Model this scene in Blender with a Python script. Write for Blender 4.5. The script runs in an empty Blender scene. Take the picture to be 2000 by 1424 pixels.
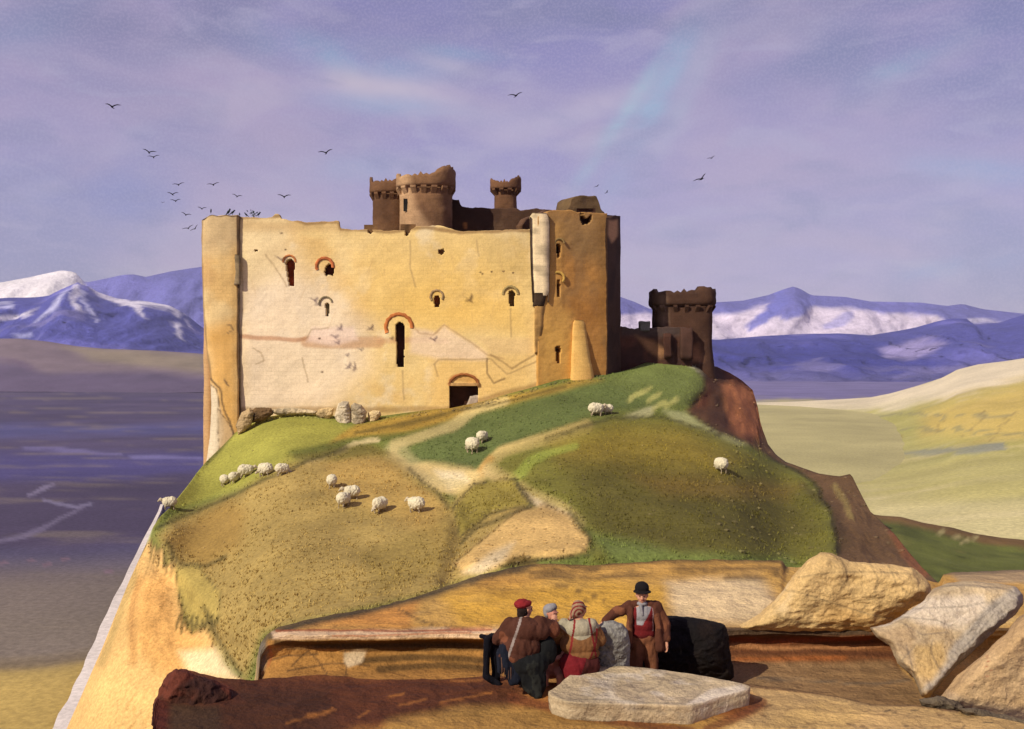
import bpy, bmesh, math, random
import numpy as np
from mathutils import Vector, Matrix

random.seed(7); np.random.seed(7)
scene = bpy.context.scene
F = 1944.4          # focal length in photograph pixels
HZ = 700.0          # eye level, photograph rows

# ------------------------------------------------------------------ camera, world, sun
cd = bpy.data.cameras.new('camera'); cam = bpy.data.objects.new('camera', cd)
scene.collection.objects.link(cam); scene.camera = cam
cam.location = (0, 0, 0); cam.rotation_euler = (math.radians(90), 0, 0)
cd.sensor_width = 36; cd.lens = 35; cd.shift_y = -0.006
cd.clip_start = 0.1; cd.clip_end = 60000
scene.view_settings.view_transform = 'Standard'; scene.view_settings.look = 'None'
scene.view_settings.exposure = 0; scene.view_settings.gamma = 1
scene.render.resolution_x = 1024; scene.render.resolution_y = 729

SUN_EL, SUN_AZ = 36.0, 46.0     # azimuth: degrees to the left of straight behind the camera
sl = bpy.data.lights.new('sun', 'SUN'); sun = bpy.data.objects.new('sun', sl)
scene.collection.objects.link(sun)
sl.energy = 4.9; sl.angle = math.radians(0.5); sl.color = (1.0, 0.95, 0.85)
_el, _az = math.radians(SUN_EL), math.radians(SUN_AZ)
SUNV = Vector((-math.sin(_az)*math.cos(_el), -math.cos(_az)*math.cos(_el), math.sin(_el)))
sun.rotation_euler = SUNV.to_track_quat('Z', 'Y').to_euler()
sun.location = (-30, -30, 60)

def lin(c):
    c = np.asarray(c, float)/255.0
    return np.where(c <= 0.04045, c/12.92, ((c+0.055)/1.055)**2.4)
def L4(c, k=1.0):
    l = lin(c)*k
    return (float(min(l[0], .9)), float(min(l[1], .9)), float(min(l[2], .9)), 1.0)

def build_world():
    w = bpy.data.worlds.new('World'); scene.world = w; w.use_nodes = True
    nt = w.node_tree; nt.nodes.clear(); N = nt.nodes.new; K = nt.links.new
    out = N('ShaderNodeOutputWorld'); add = N('ShaderNodeAddShader'); K(add.outputs[0], out.inputs[0])
    bg = N('ShaderNodeBackground'); bg.inputs[1].default_value = 0.05
    sky = N('ShaderNodeTexSky'); sky.sky_type = 'NISHITA'; sky.sun_disc = False
    sky.sun_elevation = _el
    sky.sun_rotation = math.atan2(SUNV.x, SUNV.y)
    K(sky.outputs[0], bg.inputs[0]); 
    bg.inputs[1].default_value = 0.02
    K(bg.outputs[0], add.inputs[0])
    bg2 = N('ShaderNodeBackground'); bg2.inputs[1].default_value = 0.79; K(bg2.outputs[0], add.inputs[1])
    tc = N('ShaderNodeTexCoord'); sep = N('ShaderNodeSeparateXYZ'); K(tc.outputs['Generated'], sep.inputs[0])
    def math_(op, a, b=None, clamp=False):
        m = N('ShaderNodeMath'); m.operation = op; m.use_clamp = clamp
        for i, x in enumerate((a, b)):
            if x is None: continue
            if isinstance(x, (int, float)): m.inputs[i].default_value = x
            else: K(x, m.inputs[i])
        return m.outputs[0]
    az = math_('ARCTAN2', sep.outputs[0], sep.outputs[1])
    el = math_('ARCSINE', sep.outputs[2])
    comb = N('ShaderNodeCombineXYZ'); K(az, comb.inputs[0]); K(el, comb.inputs[1])
    def noise(scale, rot, sx, sy, det=5, dist=0.6, off=0.0):
        mp = N('ShaderNodeMapping'); K(comb.outputs[0], mp.inputs[0])
        mp.inputs['Rotation'].default_value = (0, 0, rot); mp.inputs['Scale'].default_value = (sx, sy, 1)
        mp.inputs['Location'].default_value = (off, off*0.7, 0)
        n = N('ShaderNodeTexNoise'); n.inputs['Scale'].default_value = scale
        n.inputs['Detail'].default_value = det; n.inputs['Distortion'].default_value = dist
        K(mp.outputs[0], n.inputs[0]); return n.outputs[0]
    def ramp(x, lo, hi, smooth=True):
        m = N('ShaderNodeMapRange'); m.interpolation_type = 'SMOOTHSTEP'
        K(x, m.inputs[0]); m.inputs[1].default_value = lo; m.inputs[2].default_value = hi
        return m.outputs[0]
    def mix(f, a, b):
        m = N('ShaderNodeMix'); m.data_type = 'RGBA'
        if isinstance(f, (int, float)): m.inputs[0].default_value = f
        else: K(f, m.inputs[0])
        for i, x in ((6, a), (7, b)):
            if isinstance(x, tuple): m.inputs[i].default_value = x
            else: K(x, m.inputs[i])
        return m.outputs[2]
    def blob(u, v, au, av, rot):      # soft elongated cloud at a direction of the sky
        a0 = math.atan2((u-1000)/F, 1); e0 = math.atan2((HZ-v)/F, math.hypot(1, (u-1000)/F))
        da = math_('SUBTRACT', az, a0); de = math_('SUBTRACT', el, e0)
        c, s = math.cos(rot), math.sin(rot)
        x = math_('DIVIDE', math_('ADD', math_('MULTIPLY', da, c), math_('MULTIPLY', de, s)), au/F)
        y = math_('DIVIDE', math_('SUBTRACT', math_('MULTIPLY', de, c), math_('MULTIPLY', da, s)), av/F)
        r = math_('ADD', math_('MULTIPLY', x, x), math_('MULTIPLY', y, y))
        return math_('POWER', 2.718, math_('MULTIPLY', r, -1.0))
    # base: violet grey, paler and pinker to the horizon
    hor = ramp(el, 0.02, 0.36)
    base = mix(hor, L4((180, 164, 208)), L4((146, 136, 190)))
    n1 = noise(2.2, 0.5, 1.0, 2.6, 6, 0.8)
    base = mix(math_('MULTIPLY', ramp(n1, 0.40, 0.62), 0.75), base, L4((189, 167, 197)))
    n2 = noise(2.6, -0.5, 1.0, 2.2, 6, 0.9, 3.1)
    base = mix(math_('MULTIPLY', ramp(n2, 0.48, 0.68), 0.75), base, L4((142, 140, 186)))
    n3 = noise(5.0, 0.35, 1.0, 3.4, 6, 0.7, 7.7)
    base = mix(math_('MULTIPLY', ramp(n3, 0.52, 0.72), 0.50), base, L4((198, 182, 205)))
    n4 = noise(9.0, 0.6, 1.0, 2.2, 6, 0.4, 1.7)
    brk = ramp(n4, 0.30, 0.66)
    brk2 = ramp(n3, 0.30, 0.6)
    for (u, v, au, av, rot, col, k) in [
            (760, 172, 210, 30, -0.10, (212, 194, 212), .9), (880, 130, 130, 18, -.25, (206, 190, 210), .7), (690, 150, 70, 26, -0.45, (214, 196, 208), .7),
            (640, 105, 190, 26, -0.12, (152, 176, 212), .9), (560, 60, 80, 18, -0.2, (152, 172, 208), .6),
            (780, 208, 140, 20, -0.05, (160, 176, 212), .7),
            (1285, 195, 170, 30, 1.05, (162, 182, 212), 1.0), (1215, 230, 150, 16, 0.95, (168, 196, 216), .9), (1350, 170, 150, 16, 1.1, (168, 178, 208), .7),
            (1130, 225, 110, 26, 0.35, (206, 190, 212), .8), (1370, 130, 160, 26, 1.1, (200, 184, 208), .5),
            (1000, 260, 120, 30, 0.2, (196, 180, 208), .6), (870, 100, 120, 14, -0.1, (150, 176, 208), .5),
            (1900, 330, 130, 24, -0.15, (150, 172, 214), .6), (1880, 520, 90, 16, 0.1, (150, 168, 212), .6),
            (600, 420, 140, 30, 0.1, (190, 178, 208), .6), (1300, 500, 160, 40, 0.15, (196, 178, 206), .5),
            (230, 380, 120, 70, -0.3, (146, 144, 196), .8), (140, 130, 220, 60, 0.2, (148, 138, 184), .6),
            (1700, 90, 260, 60, 0.1, (134, 132, 174), .8), (60, 60, 130, 40, 0.5, (152, 158, 196), .6), (1960, 60, 200, 130, -.5, (126, 124, 172), .8), (350, 40, 330, 70, .05, (132, 126, 166), .8), (1250, 20, 500, 50, 0, (132, 128, 170), .8), (30, 350, 150, 90, 0, (150, 146, 198), .6), (460, 250, 220, 60, -.2, (176, 158, 190), .6), (1600, 430, 240, 60, .1, (178, 162, 196), .6),
            (700, 330, 120, 34, 0.1, (165, 170, 206), .5), (1780, 120, 90, 20, 0.3, (170, 190, 214), .5)]:
        f = math_('MULTIPLY', blob(u, v, au, av, rot), math_('ADD', math_('MULTIPLY', brk, 0.85), 0.2))
        base = mix(math_('MULTIPLY', f, k*1.12, True), base, L4(col))
    n5 = noise(11.0, -0.25, 1.0, 3.0, 7, 0.9, 4.4)
    base = mix(math_('MULTIPLY', ramp(n5, 0.50, 0.72), 0.45), base, L4((186, 176, 206)))
    n6 = noise(8.0, 0.55, 1.0, 2.6, 7, 0.9, 9.4)
    base = mix(math_('MULTIPLY', ramp(n6, 0.50, 0.72), 0.50), base, L4((146, 140, 182)))
    g = noise(420.0, 0, 1, 1, 3, 0.0, 2.0)
    g2 = noise(36.0, 0.3, 1, 1.6, 4, 0.3, 5.0)
    base = mix(math_('MULTIPLY', ramp(g, 0.42, 0.64), 0.16), base, L4((205, 192, 218)))
    base = mix(math_('MULTIPLY', ramp(g2, 0.45, 0.72), 0.10), base, L4((144, 136, 180)))
    K(base, bg2.inputs[0])
build_world()

# ------------------------------------------------------------------ numeric helpers
def hash3(ix, iy, iz, seed):
    h = (ix.astype(np.int64)*374761393 + iy.astype(np.int64)*668265263 + iz.astype(np.int64)*2147483647 + seed*1274126177) & 0xffffffff
    h = ((h ^ (h >> 13))*1274126177) & 0xffffffff
    h = h ^ (h >> 16)
    return (h & 0xffff)/65535.0
def vnoise(P, seed=0):
    P = np.asarray(P, float); i = np.floor(P).astype(np.int64); f = P - i; f = f*f*(3-2*f)
    r = 0
    for dx in (0, 1):
        for dy in (0, 1):
            for dz in (0, 1):
                w = (f[..., 0] if dx else 1-f[..., 0])*(f[..., 1] if dy else 1-f[..., 1])*(f[..., 2] if dz else 1-f[..., 2])
                r = r + w*hash3(i[..., 0]+dx, i[..., 1]+dy, i[..., 2]+dz, seed)
    return r*2-1
def fbm(P, scale, octv=4, seed=0):
    P = np.asarray(P, float)*scale; r = 0; a = 1; t = 0
    for o in range(octv):
        r = r + a*vnoise(P, seed+o*17); t += a; a *= .5; P = P*2.03
    return r/t
def px(u, v, D):
    return np.array(((u-1000)/F*D, D, -(v-HZ)/F*D))
def onz(u, v, z):
    return px(u, v, -z*F/(v-HZ))
def proj(P):
    P = np.asarray(P, float); y = np.maximum(P[..., 1], .1)
    return 1000+P[..., 0]/y*F, HZ-P[..., 2]/y*F
def tab(t):
    xs = [a[0] for a in t]; ys = [a[1] for a in t]
    return lambda u: np.interp(u, xs, ys)
def sdist(U, V, pts, closed=True):
    """distance to a polyline (and inside mask when closed)"""
    pts = np.asarray(pts, float); n = len(pts); d = np.full(U.shape, 1e9); ins = np.zeros(U.shape, bool)
    for i in range(n if closed else n-1):
        a = pts[i]; b = pts[(i+1) % n]; e = b-a; L = max((e**2).sum(), 1e-9)
        t = np.clip(((U-a[0])*e[0]+(V-a[1])*e[1])/L, 0, 1)
        d = np.minimum(d, np.hypot(U-a[0]-t*e[0], V-a[1]-t*e[1]))
        if closed:
            c = ((a[1] > V) != (b[1] > V)) & (U < e[0]*(V-a[1])/(e[1] if abs(e[1]) > 1e-9 else 1e-9)+a[0])
            ins ^= c
    return d, ins
def sstep(x): x = np.clip(x, 0, 1); return x*x*(3-2*x)

class Paint:
    """albedo patches of a surface (turf, bare earth, snow, stains, cracks, painted shade) laid on its vertices"""
    def __init__(s, base, gain=1.0, warp=6, wscale=None):
        s.base = base; s.ops = []; s.gain = gain; s.warp = warp; s.wscale = wscale
    def poly(s, pts, col, soft=6, k=1.0, edge=None, ew=3): s.ops.append(('p', pts, col, soft, k, edge, ew)); return s
    def line(s, pts, col, w=2, soft=2, k=1.0): s.ops.append(('l', pts, col, w, soft, k)); return s
    def noise(s, col, scale, lo, hi, k=1.0, seed=3, stretch=(1, 1, 1)): s.ops.append(('n', col, scale, lo, hi, k, seed, stretch)); return s
    def __call__(s, P):
        U, V = proj(P)
        ws = s.wscale if s.wscale is not None else 1.0
        if s.warp:
            U = U + s.warp*fbm(P, ws, 3, 5); V = V + s.warp*fbm(P, ws, 3, 55)
        C = np.empty(P.shape[:-1]+(3,)); C[:] = lin(s.base)
        for o in s.ops:
            if o[0] == 'p':
                _, pts, col, soft, k, edge, ew = o
                d, ins = sdist(U, V, pts); sd = np.where(ins, d, -d)
                m = sstep((sd/soft+1)/2)*k
                C = C*(1-m[..., None]) + lin(col)*m[..., None]
                if edge is not None:
                    m = sstep(1-d/ew)*.8
                    C = C*(1-m[..., None]) + lin(edge)*m[..., None]
            elif o[0] == 'l':
                _, pts, col, w, soft, k = o
                d, _ = sdist(U, V, pts, False); m = sstep((w+soft-d)/soft)*k
                C = C*(1-m[..., None]) + lin(col)*m[..., None]
            else:
                _, col, sc, lo, hi, k, seed, st = o
                m = sstep((fbm(P*np.array(st), sc, 5, seed)-lo)/(hi-lo))*k
                C = C*(1-m[..., None]) + lin(col)*m[..., None]
        return np.clip(C*s.gain, 0.002, .88)

# ------------------------------------------------------------------ materials
MATS = {}
def mat(name, col=None, rough=.9, var=.35, scale=1.0, bump=.3, bscale=None, grain=.25, gscale=None, bdist=0.05, spec=.15, stretch=(1, 1, 1), metallic=0, vor=0, course=0):
    """procedural material; col None reads the mesh's own albedo patches"""
    if name in MATS: return MATS[name]
    m = bpy.data.materials.new(name); m.use_nodes = True; nt = m.node_tree; N = nt.nodes.new; K = nt.links.new
    b = nt.nodes['Principled BSDF']; b.inputs['Roughness'].default_value = rough
    b.inputs['Specular IOR Level'].default_value = spec; b.inputs['Metallic'].default_value = metallic
    tc = N('ShaderNodeTexCoord'); mp = N('ShaderNodeMapping'); K(tc.outputs['Object'], mp.inputs[0])
    mp.inputs['Scale'].default_value = stretch
    if col is None:
        a = N('ShaderNodeAttribute'); a.attribute_name = 'albedo'; c0 = a.outputs['Color']
    else:
        r = N('ShaderNodeRGB'); r.outputs[0].default_value = L4(col); c0 = r.outputs[0]
    def nz(sc, det, rgh=.6):
        n = N('ShaderNodeTexNoise'); n.inputs['Scale'].default_value = sc; n.inputs['Detail'].default_value = det
        n.inputs['Roughness'].default_value = rgh; K(mp.outputs[0], n.inputs[0]); return n.outputs[0]
    def rng(x, lo, hi, a, b_):
        q = N('ShaderNodeMapRange'); K(x, q.inputs[0]); q.inputs[1].default_value = lo; q.inputs[2].default_value = hi
        q.inputs[3].default_value = a; q.inputs[4].default_value = b_; return q.outputs[0]
    def mul(c, f):
        v = N('ShaderNodeVectorMath'); v.operation = 'SCALE'; K(c, v.inputs[0]); K(f, v.inputs['Scale']); return v.outputs[0]
    c1 = mul(c0, rng(nz(scale, 6), .3, .7, 1-var, 1+var*.8))
    gn = nz(gscale or scale*14, 5, .75)
    c2 = mul(c1, rng(gn, .3, .7, 1-grain, 1+grain*.8))
    K(c2, b.inputs['Base Color'])
    if bump:
        bp = N('ShaderNodeBump'); bp.inputs['Strength'].default_value = bump; bp.inputs['Distance'].default_value = bdist
        hh = nz(bscale or scale*6, 8, .65)
        if vor:      # broken facets: stepped cells and thin clefts
            vo = N('ShaderNodeTexVoronoi'); vo.inputs['Scale'].default_value = vor; vo.inputs['Randomness'].default_value = 1
            wn = N('ShaderNodeTexNoise'); wn.inputs['Scale'].default_value = vor*1.5; wn.inputs['Detail'].default_value = 5; K(mp.outputs[0], wn.inputs[0])
            va = N('ShaderNodeVectorMath'); va.operation = 'MULTIPLY_ADD'; K(wn.outputs['Color'], va.inputs[0]); va.inputs[1].default_value = (.9/vor,)*3; K(mp.outputs[0], va.inputs[2])
            K(va.outputs[0], vo.inputs['Vector'])
            ad = N('ShaderNodeMath'); ad.operation = 'MULTIPLY_ADD'; K(vo.outputs['Distance'], ad.inputs[0]); ad.inputs[1].default_value = .9; K(hh, ad.inputs[2]); hh = ad.outputs[0]
        if course:   # stone courses, seen as shallow joints and slightly different blocks
            sx = N('ShaderNodeSeparateXYZ'); K(mp.outputs[0], sx.inputs[0]); cx_ = N('ShaderNodeCombineXYZ'); K(sx.outputs[0], cx_.inputs[0]); K(sx.outputs[2], cx_.inputs[1])
            wn = N('ShaderNodeTexNoise'); wn.inputs['Scale'].default_value = .8; wn.inputs['Detail'].default_value = 4; K(mp.outputs[0], wn.inputs[0])
            va = N('ShaderNodeVectorMath'); va.operation = 'MULTIPLY_ADD'; K(wn.outputs['Color'], va.inputs[0]); va.inputs[1].default_value = (.35,)*3; K(cx_.outputs[0], va.inputs[2])
            br = N('ShaderNodeTexBrick'); K(va.outputs[0], br.inputs['Vector']); br.inputs['Scale'].default_value = 1.0; br.inputs['Brick Width'].default_value = .95; br.inputs['Row Height'].default_value = .46
            br.inputs['Mortar Size'].default_value = .035; br.inputs['Mortar Smooth'].default_value = .6
            br.inputs['Color1'].default_value = (1, 1, 1, 1); br.inputs['Color2'].default_value = (.80, .80, .80, 1); br.inputs['Mortar'].default_value = (.62, .60, .58, 1)
            pn = rng(nz(.16, 4), .42, .62, course*.35, course)
            mm = N('ShaderNodeMix'); mm.data_type = 'RGBA'; mm.blend_type = 'MULTIPLY'; K(pn, mm.inputs[0]); K(c2, mm.inputs[6]); K(br.outputs['Color'], mm.inputs[7]); K(mm.outputs[2], b.inputs['Base Color'])
        K(hh, bp.inputs['Height']); K(bp.outputs[0], b.inputs['Normal'])
    MATS[name] = m; return m

# ------------------------------------------------------------------ object helpers
def link(o, parent=None):
    scene.collection.objects.link(o)
    if parent is not None: o.parent = parent
    return o
def tag(o, label=None, cat=None, group=None, kind=None):
    if label: o['label'] = label
    if cat: o['category'] = cat
    if group: o['group'] = group
    if kind: o['kind'] = kind
    return o
def empty(name, loc, label, cat, group=None, rz=0):
    o = bpy.data.objects.new(name, None); o.location = loc; o.rotation_euler = (0, 0, rz); o.empty_display_size = .3
    link(o); return tag(o, label, cat, group)
def wloc(o):
    v = Vector((0, 0, 0))
    while o is not None: v = v + Vector(o.location); o = o.parent
    return np.array(v)
def mk(name, verts, faces, m, parent=None, paint=None, smooth=True, loc=None):
    """one mesh object; verts are world coordinates"""
    verts = np.asarray(verts, float)
    org = np.array(loc, float) if loc is not None else np.zeros(3)
    base = wloc(parent) if parent is not None else np.zeros(3)
    me = bpy.data.meshes.new(name)
    me.from_pydata([tuple(v) for v in (verts-base-org)], [], faces); me.validate(); me.update()
    if paint is not None:
        col = paint(verts) if callable(paint) else np.broadcast_to(lin(paint), (len(verts), 3))
        at = me.color_attributes.new('albedo', 'FLOAT_COLOR', 'POINT')
        buf = np.ones((len(verts), 4)); buf[:, :3] = col; at.data.foreach_set('color', buf.ravel())
    if smooth: me.polygons.foreach_set('use_smooth', [True]*len(me.polygons))
    me.materials.append(m)
    o = bpy.data.objects.new(name, me); o.location = org; link(o, parent); return o
def gridfaces(nr, nc, flip=False, wrap=False):
    f = []
    for r in range(nr-1):
        for c in range(nc if wrap else nc-1):
            c2 = (c+1) % nc
            q = (r*nc+c, r*nc+c2, (r+1)*nc+c2, (r+1)*nc+c)
            f.append(q[::-1] if flip else q)
    return f
def gsm(a, n):
    if n < 1: return a
    k = np.exp(-np.linspace(-2, 2, 2*n+1)**2); k /= k.sum()
    return np.convolve(np.pad(a, n, mode='edge'), k, mode='valid')
def colsheet(name, u0, u1, du, S, Dc, Vb, Db, nrow, m, paint, p=1.6, back=(30, 60), namp=.3, nsc=.08, dmod=None, kind='structure', skirt=None, bow=1.0, sil=.5, sm=0, ridge=0):
    us = np.arange(u0, u1+du, du); t = np.linspace(0, 1, nrow)**bow
    s = S(us)[None]; U = np.repeat(us[None], nrow, 0)
    V = s+(Vb(us)[None]-s)*t[:, None]
    if sm:
        ss = gsm(S(us), sm)[None]; vb = gsm(Vb(us), sm)[None]; dc = gsm(Dc(us), sm)[None]-.8; db = gsm(Db(us), sm)[None]
        tt = np.maximum((V-ss)/(vb-ss), -.04)
        D = db+(dc-db)*(np.maximum(1-tt, 0))**p
    else: D = Db(us)[None]+(Dc(us)[None]-Db(us)[None])*(1-t[:, None])**p
    if dmod is not None: D = D+dmod(U, V)
    P = np.stack([(U-1000)/F*D, D, -(V-HZ)/F*D], -1)
    nz = fbm(P, nsc, 6, 11)*namp
    fade = sil+(1-sil)*sstep(t*8)[:, None]
    P[..., 2] += nz*fade
    if ridge:
        q = P*np.array((1, .35, .5)); rg = 1-2*np.abs(fbm(q, nsc*1.4, 5, 23)); P[..., 1] -= rg*ridge*sstep(t*5)[:, None]; P[..., 2] += rg*ridge*.08*fade
    bk = P[0].copy(); rows = [bk*0]
    k = 1+back[0]/np.maximum(bk[:, 1], 1)
    far = np.stack([bk[:, 0]*k, bk[:, 1]+back[0], bk[:, 2]-back[1]], -1)
    mid = bk*.65+far*.35; mid[:, 2] = bk[:, 2]-back[1]*.12
    P = np.concatenate([far[None], mid[None], P], 0)
    if skirt is not None:
        e = P[-1].copy(); e[:, 1] -= 2; e[:, 2] = skirt; P = np.concatenate([P, e[None]], 0)
    nr, nc = P.shape[:2]
    o = mk(name, P.reshape(-1, 3), gridfaces(nr, nc, True), m, None, paint)
    if kind: o['kind'] = kind
    return o

# ------------------------------------------------------------------ far setting
M_far = mat('mountain_rock', None, .95, .22, .0022, .6, .006, .22, .03, 70)
M_plain = mat('plain_earth', None, .95, .20, .006, .25, .03, .30, .30, 4)
M_hill = mat('turf_and_earth', None, .95, .26, .16, .7, 1.6, .36, 4.0, .22)

def build_ground():
    us = np.concatenate([np.arange(-1600, -100, 100), np.arange(-100, 2100, 6), np.arange(2100, 3700, 100)])
    Ds = 120*F/(np.concatenate([[3, 8, 16, 22, 28], np.arange(34, 760, 4), [800, 900, 1100, 1400]]))
    U, D = np.meshgrid(us, Ds)
    P = np.stack([(U-1000)/F*D, D, np.full_like(D, -120.)], -1)
    P[..., 2] += fbm(P, .004, 3, 4)*1.2
    pt = Paint((96, 84, 110), .66, 9, .012)
    pt.noise((80, 68, 92), .004, -.2, .5, .5, 8, (.5, 1.2, 1)).noise((114, 100, 112), .006, .0, .5, .4, 9, (.4, 1.2, 1))
    pt.poly([(-200, 700), (470, 700), (470, 772), (300, 760), (160, 752), (-200, 740)], (120, 104, 114), 14)
    pt.poly([(-200, 826), (140, 832), (470, 824), (470, 846), (200, 850), (-200, 858)], (100, 98, 146), 12, .8)
    pt.poly([(-200, 884), (470, 880), (470, 918), (250, 938), (-200, 948)], (92, 84, 134), 14, .9)
    pt.poly([(-200, 950), (250, 940), (470, 918), (470, 1030), (250, 1040), (-200, 1110)], (88, 76, 98), 16, .9)
    pt.poly([(-200, 1200), (300, 1180), (330, 1290), (-200, 1310)], (168, 152, 122), 40, .6)
    pt.poly([(-200, 1060), (120, 1075), (420, 1040), (420, 1110), (150, 1120), (-200, 1120)], (98, 92, 118), 16, .7)
    pt.poly([(-200, 1120), (300, 1105), (400, 1180), (300, 1290), (-200, 1320)], (150, 134, 114), 44, .85)
    pt.noise((166, 148, 120), .02, .05, .5, .35, 12, (.5, 2, 1))
    pt.poly([(-200, 1310), (100, 1296), (260, 1275), (300, 1500), (-200, 1600)], (196, 166, 92), 26, .95)
    pt.poly([(-200, 1345), (90, 1325), (180, 1315), (150, 1440), (-200, 1600)], (222, 186, 100), 30, .7)
    pt.line([(-200, 1308), (60, 1300), (130, 1290), (240, 1274)], (110, 96, 84), 3, 12, .5)
    pt.line([(45, 876), (150, 880), (235, 885)], (136, 126, 166), 1, 4, .7)
    pt.line([(255, 890), (390, 897)], (136, 128, 172), 1.2, 3, .8)
    pt.line([(60, 968), (75, 960), (105, 948)], (150, 138, 160), 2, 3, .8)
    pt.line([(85, 977), (112, 985), (150, 992), (175, 985)], (146, 136, 160), 1.5, 3, .8)
    pt.line([(-80, 1068), (10, 1052), (50, 1044), (85, 1035), (120, 1018), (150, 1004), (160, 994)], (138, 126, 148), 1.5, 4, .7)
    for x, y in ((8, 1102), (90, 1106), (124, 1094), (210, 1118), (60, 1098)):
        pt.line([(x-5, y), (x+5, y-2)], (150, 120, 128), 2, 3, .7)
    pt.poly([(1200, 700), (2600, 700), (2600, 1300), (1200, 1300)], (206, 192, 128), 20)
    pt.poly([(1200, 690), (2600, 690), (2600, 781), (1200, 781)], (136, 126, 166), 8)
    nr, nc = U.shape
    o = mk('ground', P.reshape(-1, 3), gridfaces(nr, nc), M_plain, None, pt); o['kind'] = 'structure'
build_ground()

def build_road():
    pts = [(160, 1500, 44), (133, 1424, 33), (165, 1350, 25), (196, 1270, 20), (226, 1190, 15), (252, 1130, 10), (276, 1072, 6), (296, 1030, 4), (316, 990, 2.5)]
    pts[0] = (98, 1500, 42)
    V = []; n = 40
    vs = np.linspace(1500, 985, n)
    xs = np.interp(-vs, [-p[1] for p in pts], [p[0] for p in pts]); ws = np.interp(-vs, [-p[1] for p in pts], [p[2] for p in pts])
    for x, v, w in zip(xs, vs, ws):
        for k in np.linspace(-1, 1, 5):
            p = onz(x+k*w*(1+.08*math.sin(v*.11+k)), v, -118.3); V.append(p)
    o = mk('road', V, gridfaces(n, 5), mat('pale_road', (214, 200, 182), .95, .14, .03, .2, .2), None); o['kind'] = 'structure'
build_road()

# mountain ranges
S = tab([(-1500, 590), (-700, 560), (-300, 566), (0, 552), (60, 541), (120, 528), (146, 531), (166, 552), (200, 545), (240, 537), (262, 536), (285, 541), (330, 531), (395, 521), (520, 545), (700, 575),
         (900, 560), (1100, 590), (1205, 578), (1240, 590), (1270, 604), (1400, 591), (1450, 588), (1500, 577), (1530, 566), (1550, 560), (1566, 566), (1584, 577), (1650, 580), (1700, 589),
         (1800, 591), (1850, 598), (1880, 594), (1920, 604), (2000, 613), (2300, 590), (2900, 575), (3500, 600)])
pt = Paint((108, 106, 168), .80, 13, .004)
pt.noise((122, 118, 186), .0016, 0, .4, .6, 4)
pt.poly([(-900, 575), (-300, 560), (0, 545), (60, 532), (125, 515), (150, 520), (162, 545), (170, 566), (100, 590), (-300, 620)], (236, 226, 222), 6)
pt.poly([(1380, 612), (1440, 606), (1470, 596), (1506, 590), (1480, 622), (1540, 628), (1590, 600), (1640, 606), (1700, 610), (1780, 616), (1830, 620), (1850, 634), (1760, 660), (1380, 668)], (222, 206, 216), 7, .95)
pt.line([(1520, 572), (1535, 590), (1500, 616), (1470, 634)], (112, 112, 184), 6, 8, .9)
pt.line([(1580, 590), (1560, 612), (1530, 625)], (120, 118, 186), 5, 8, .8)
pt.line([(1660, 618), (1610, 636)], (150, 144, 196), 3, 6, .7)
pt.poly([(1200, 618), (1260, 610), (1300, 625), (1290, 660), (1200, 660)], (220, 204, 216), 6, .95)
pt.poly([(1880, 625), (1930, 622), (1960, 630), (1900, 636)], (206, 196, 214), 5, .8)
colsheet('mountains', -1500, 3500, 8, S, tab([(0, 9800), (3000, 9800)]), tab([(0, 760), (3000, 760)]), tab([(0, 8600), (3000, 8600)]), 110, M_far, pt, 1.0, (1500, 900), 60, .0016, sil=.12, ridge=240)
S = tab([(-1500, 600), (-800, 590), (-200, 600), (0, 583), (70, 581), (95, 578), (118, 566), (140, 556), (152, 551), (158, 555), (176, 561), (190, 570), (230, 583), (280, 588), (330, 597), (360, 612), (395, 640), (430, 660),
         (600, 668), (1000, 650), (1205, 662), (1300, 655), (1400, 664), (1450, 660), (1500, 656), (1560, 652), (1640, 651), (1700, 655), (1760, 646), (1790, 640), (1830, 628), (1860, 622), (1890, 622), (1900, 634), (1950, 630), (2000, 615), (2200, 600), (2800, 620), (3500, 600)])
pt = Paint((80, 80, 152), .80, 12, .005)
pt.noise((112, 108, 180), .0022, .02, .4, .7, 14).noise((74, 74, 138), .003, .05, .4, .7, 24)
snow = (230, 220, 226)
pt.poly([(140, 557), (152, 552), (156, 570), (150, 585), (160, 610), (142, 600), (140, 575)], snow, 4, .85)
pt.poly([(118, 572), (132, 565), (110, 600), (84, 622), (68, 634), (92, 602)], (200, 196, 222), 5, .85)
pt.line([(158, 572), (170, 600), (184, 624)], (196, 192, 222), 1.5, 4, .9)
pt.poly([(172, 560), (196, 568), (230, 578), (280, 583), (330, 590), (350, 604), (352, 622), (332, 604), (300, 600), (270, 596), (288, 622), (258, 602), (220, 592), (190, 580)], snow, 4, .95)
pt.poly([(-60, 592), (30, 594), (26, 602), (-60, 604)], (196, 192, 220), 4, .8)
pt.poly([(-60, 624), (40, 612), (66, 604), (40, 618), (0, 628), (-60, 640)], snow, 4, .9)
pt.poly([(26, 652), (60, 648), (62, 658), (30, 660)], (170, 168, 208), 4, .8)
pt.poly([(334, 630), (348, 632), (366, 664), (352, 656)], snow, 4, .9)
pt.poly([(360, 604), (386, 602), (386, 612), (360, 610)], snow, 4, .85)
pt.poly([(364, 620), (370, 622), (372, 646), (364, 640)], snow, 4, .7)
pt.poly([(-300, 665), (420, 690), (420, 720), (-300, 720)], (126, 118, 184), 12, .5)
pt.poly([(1380, 665), (1700, 664), (1800, 690), (1850, 720), (1700, 735), (1380, 722)], (56, 58, 132), 18, .9)
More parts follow.
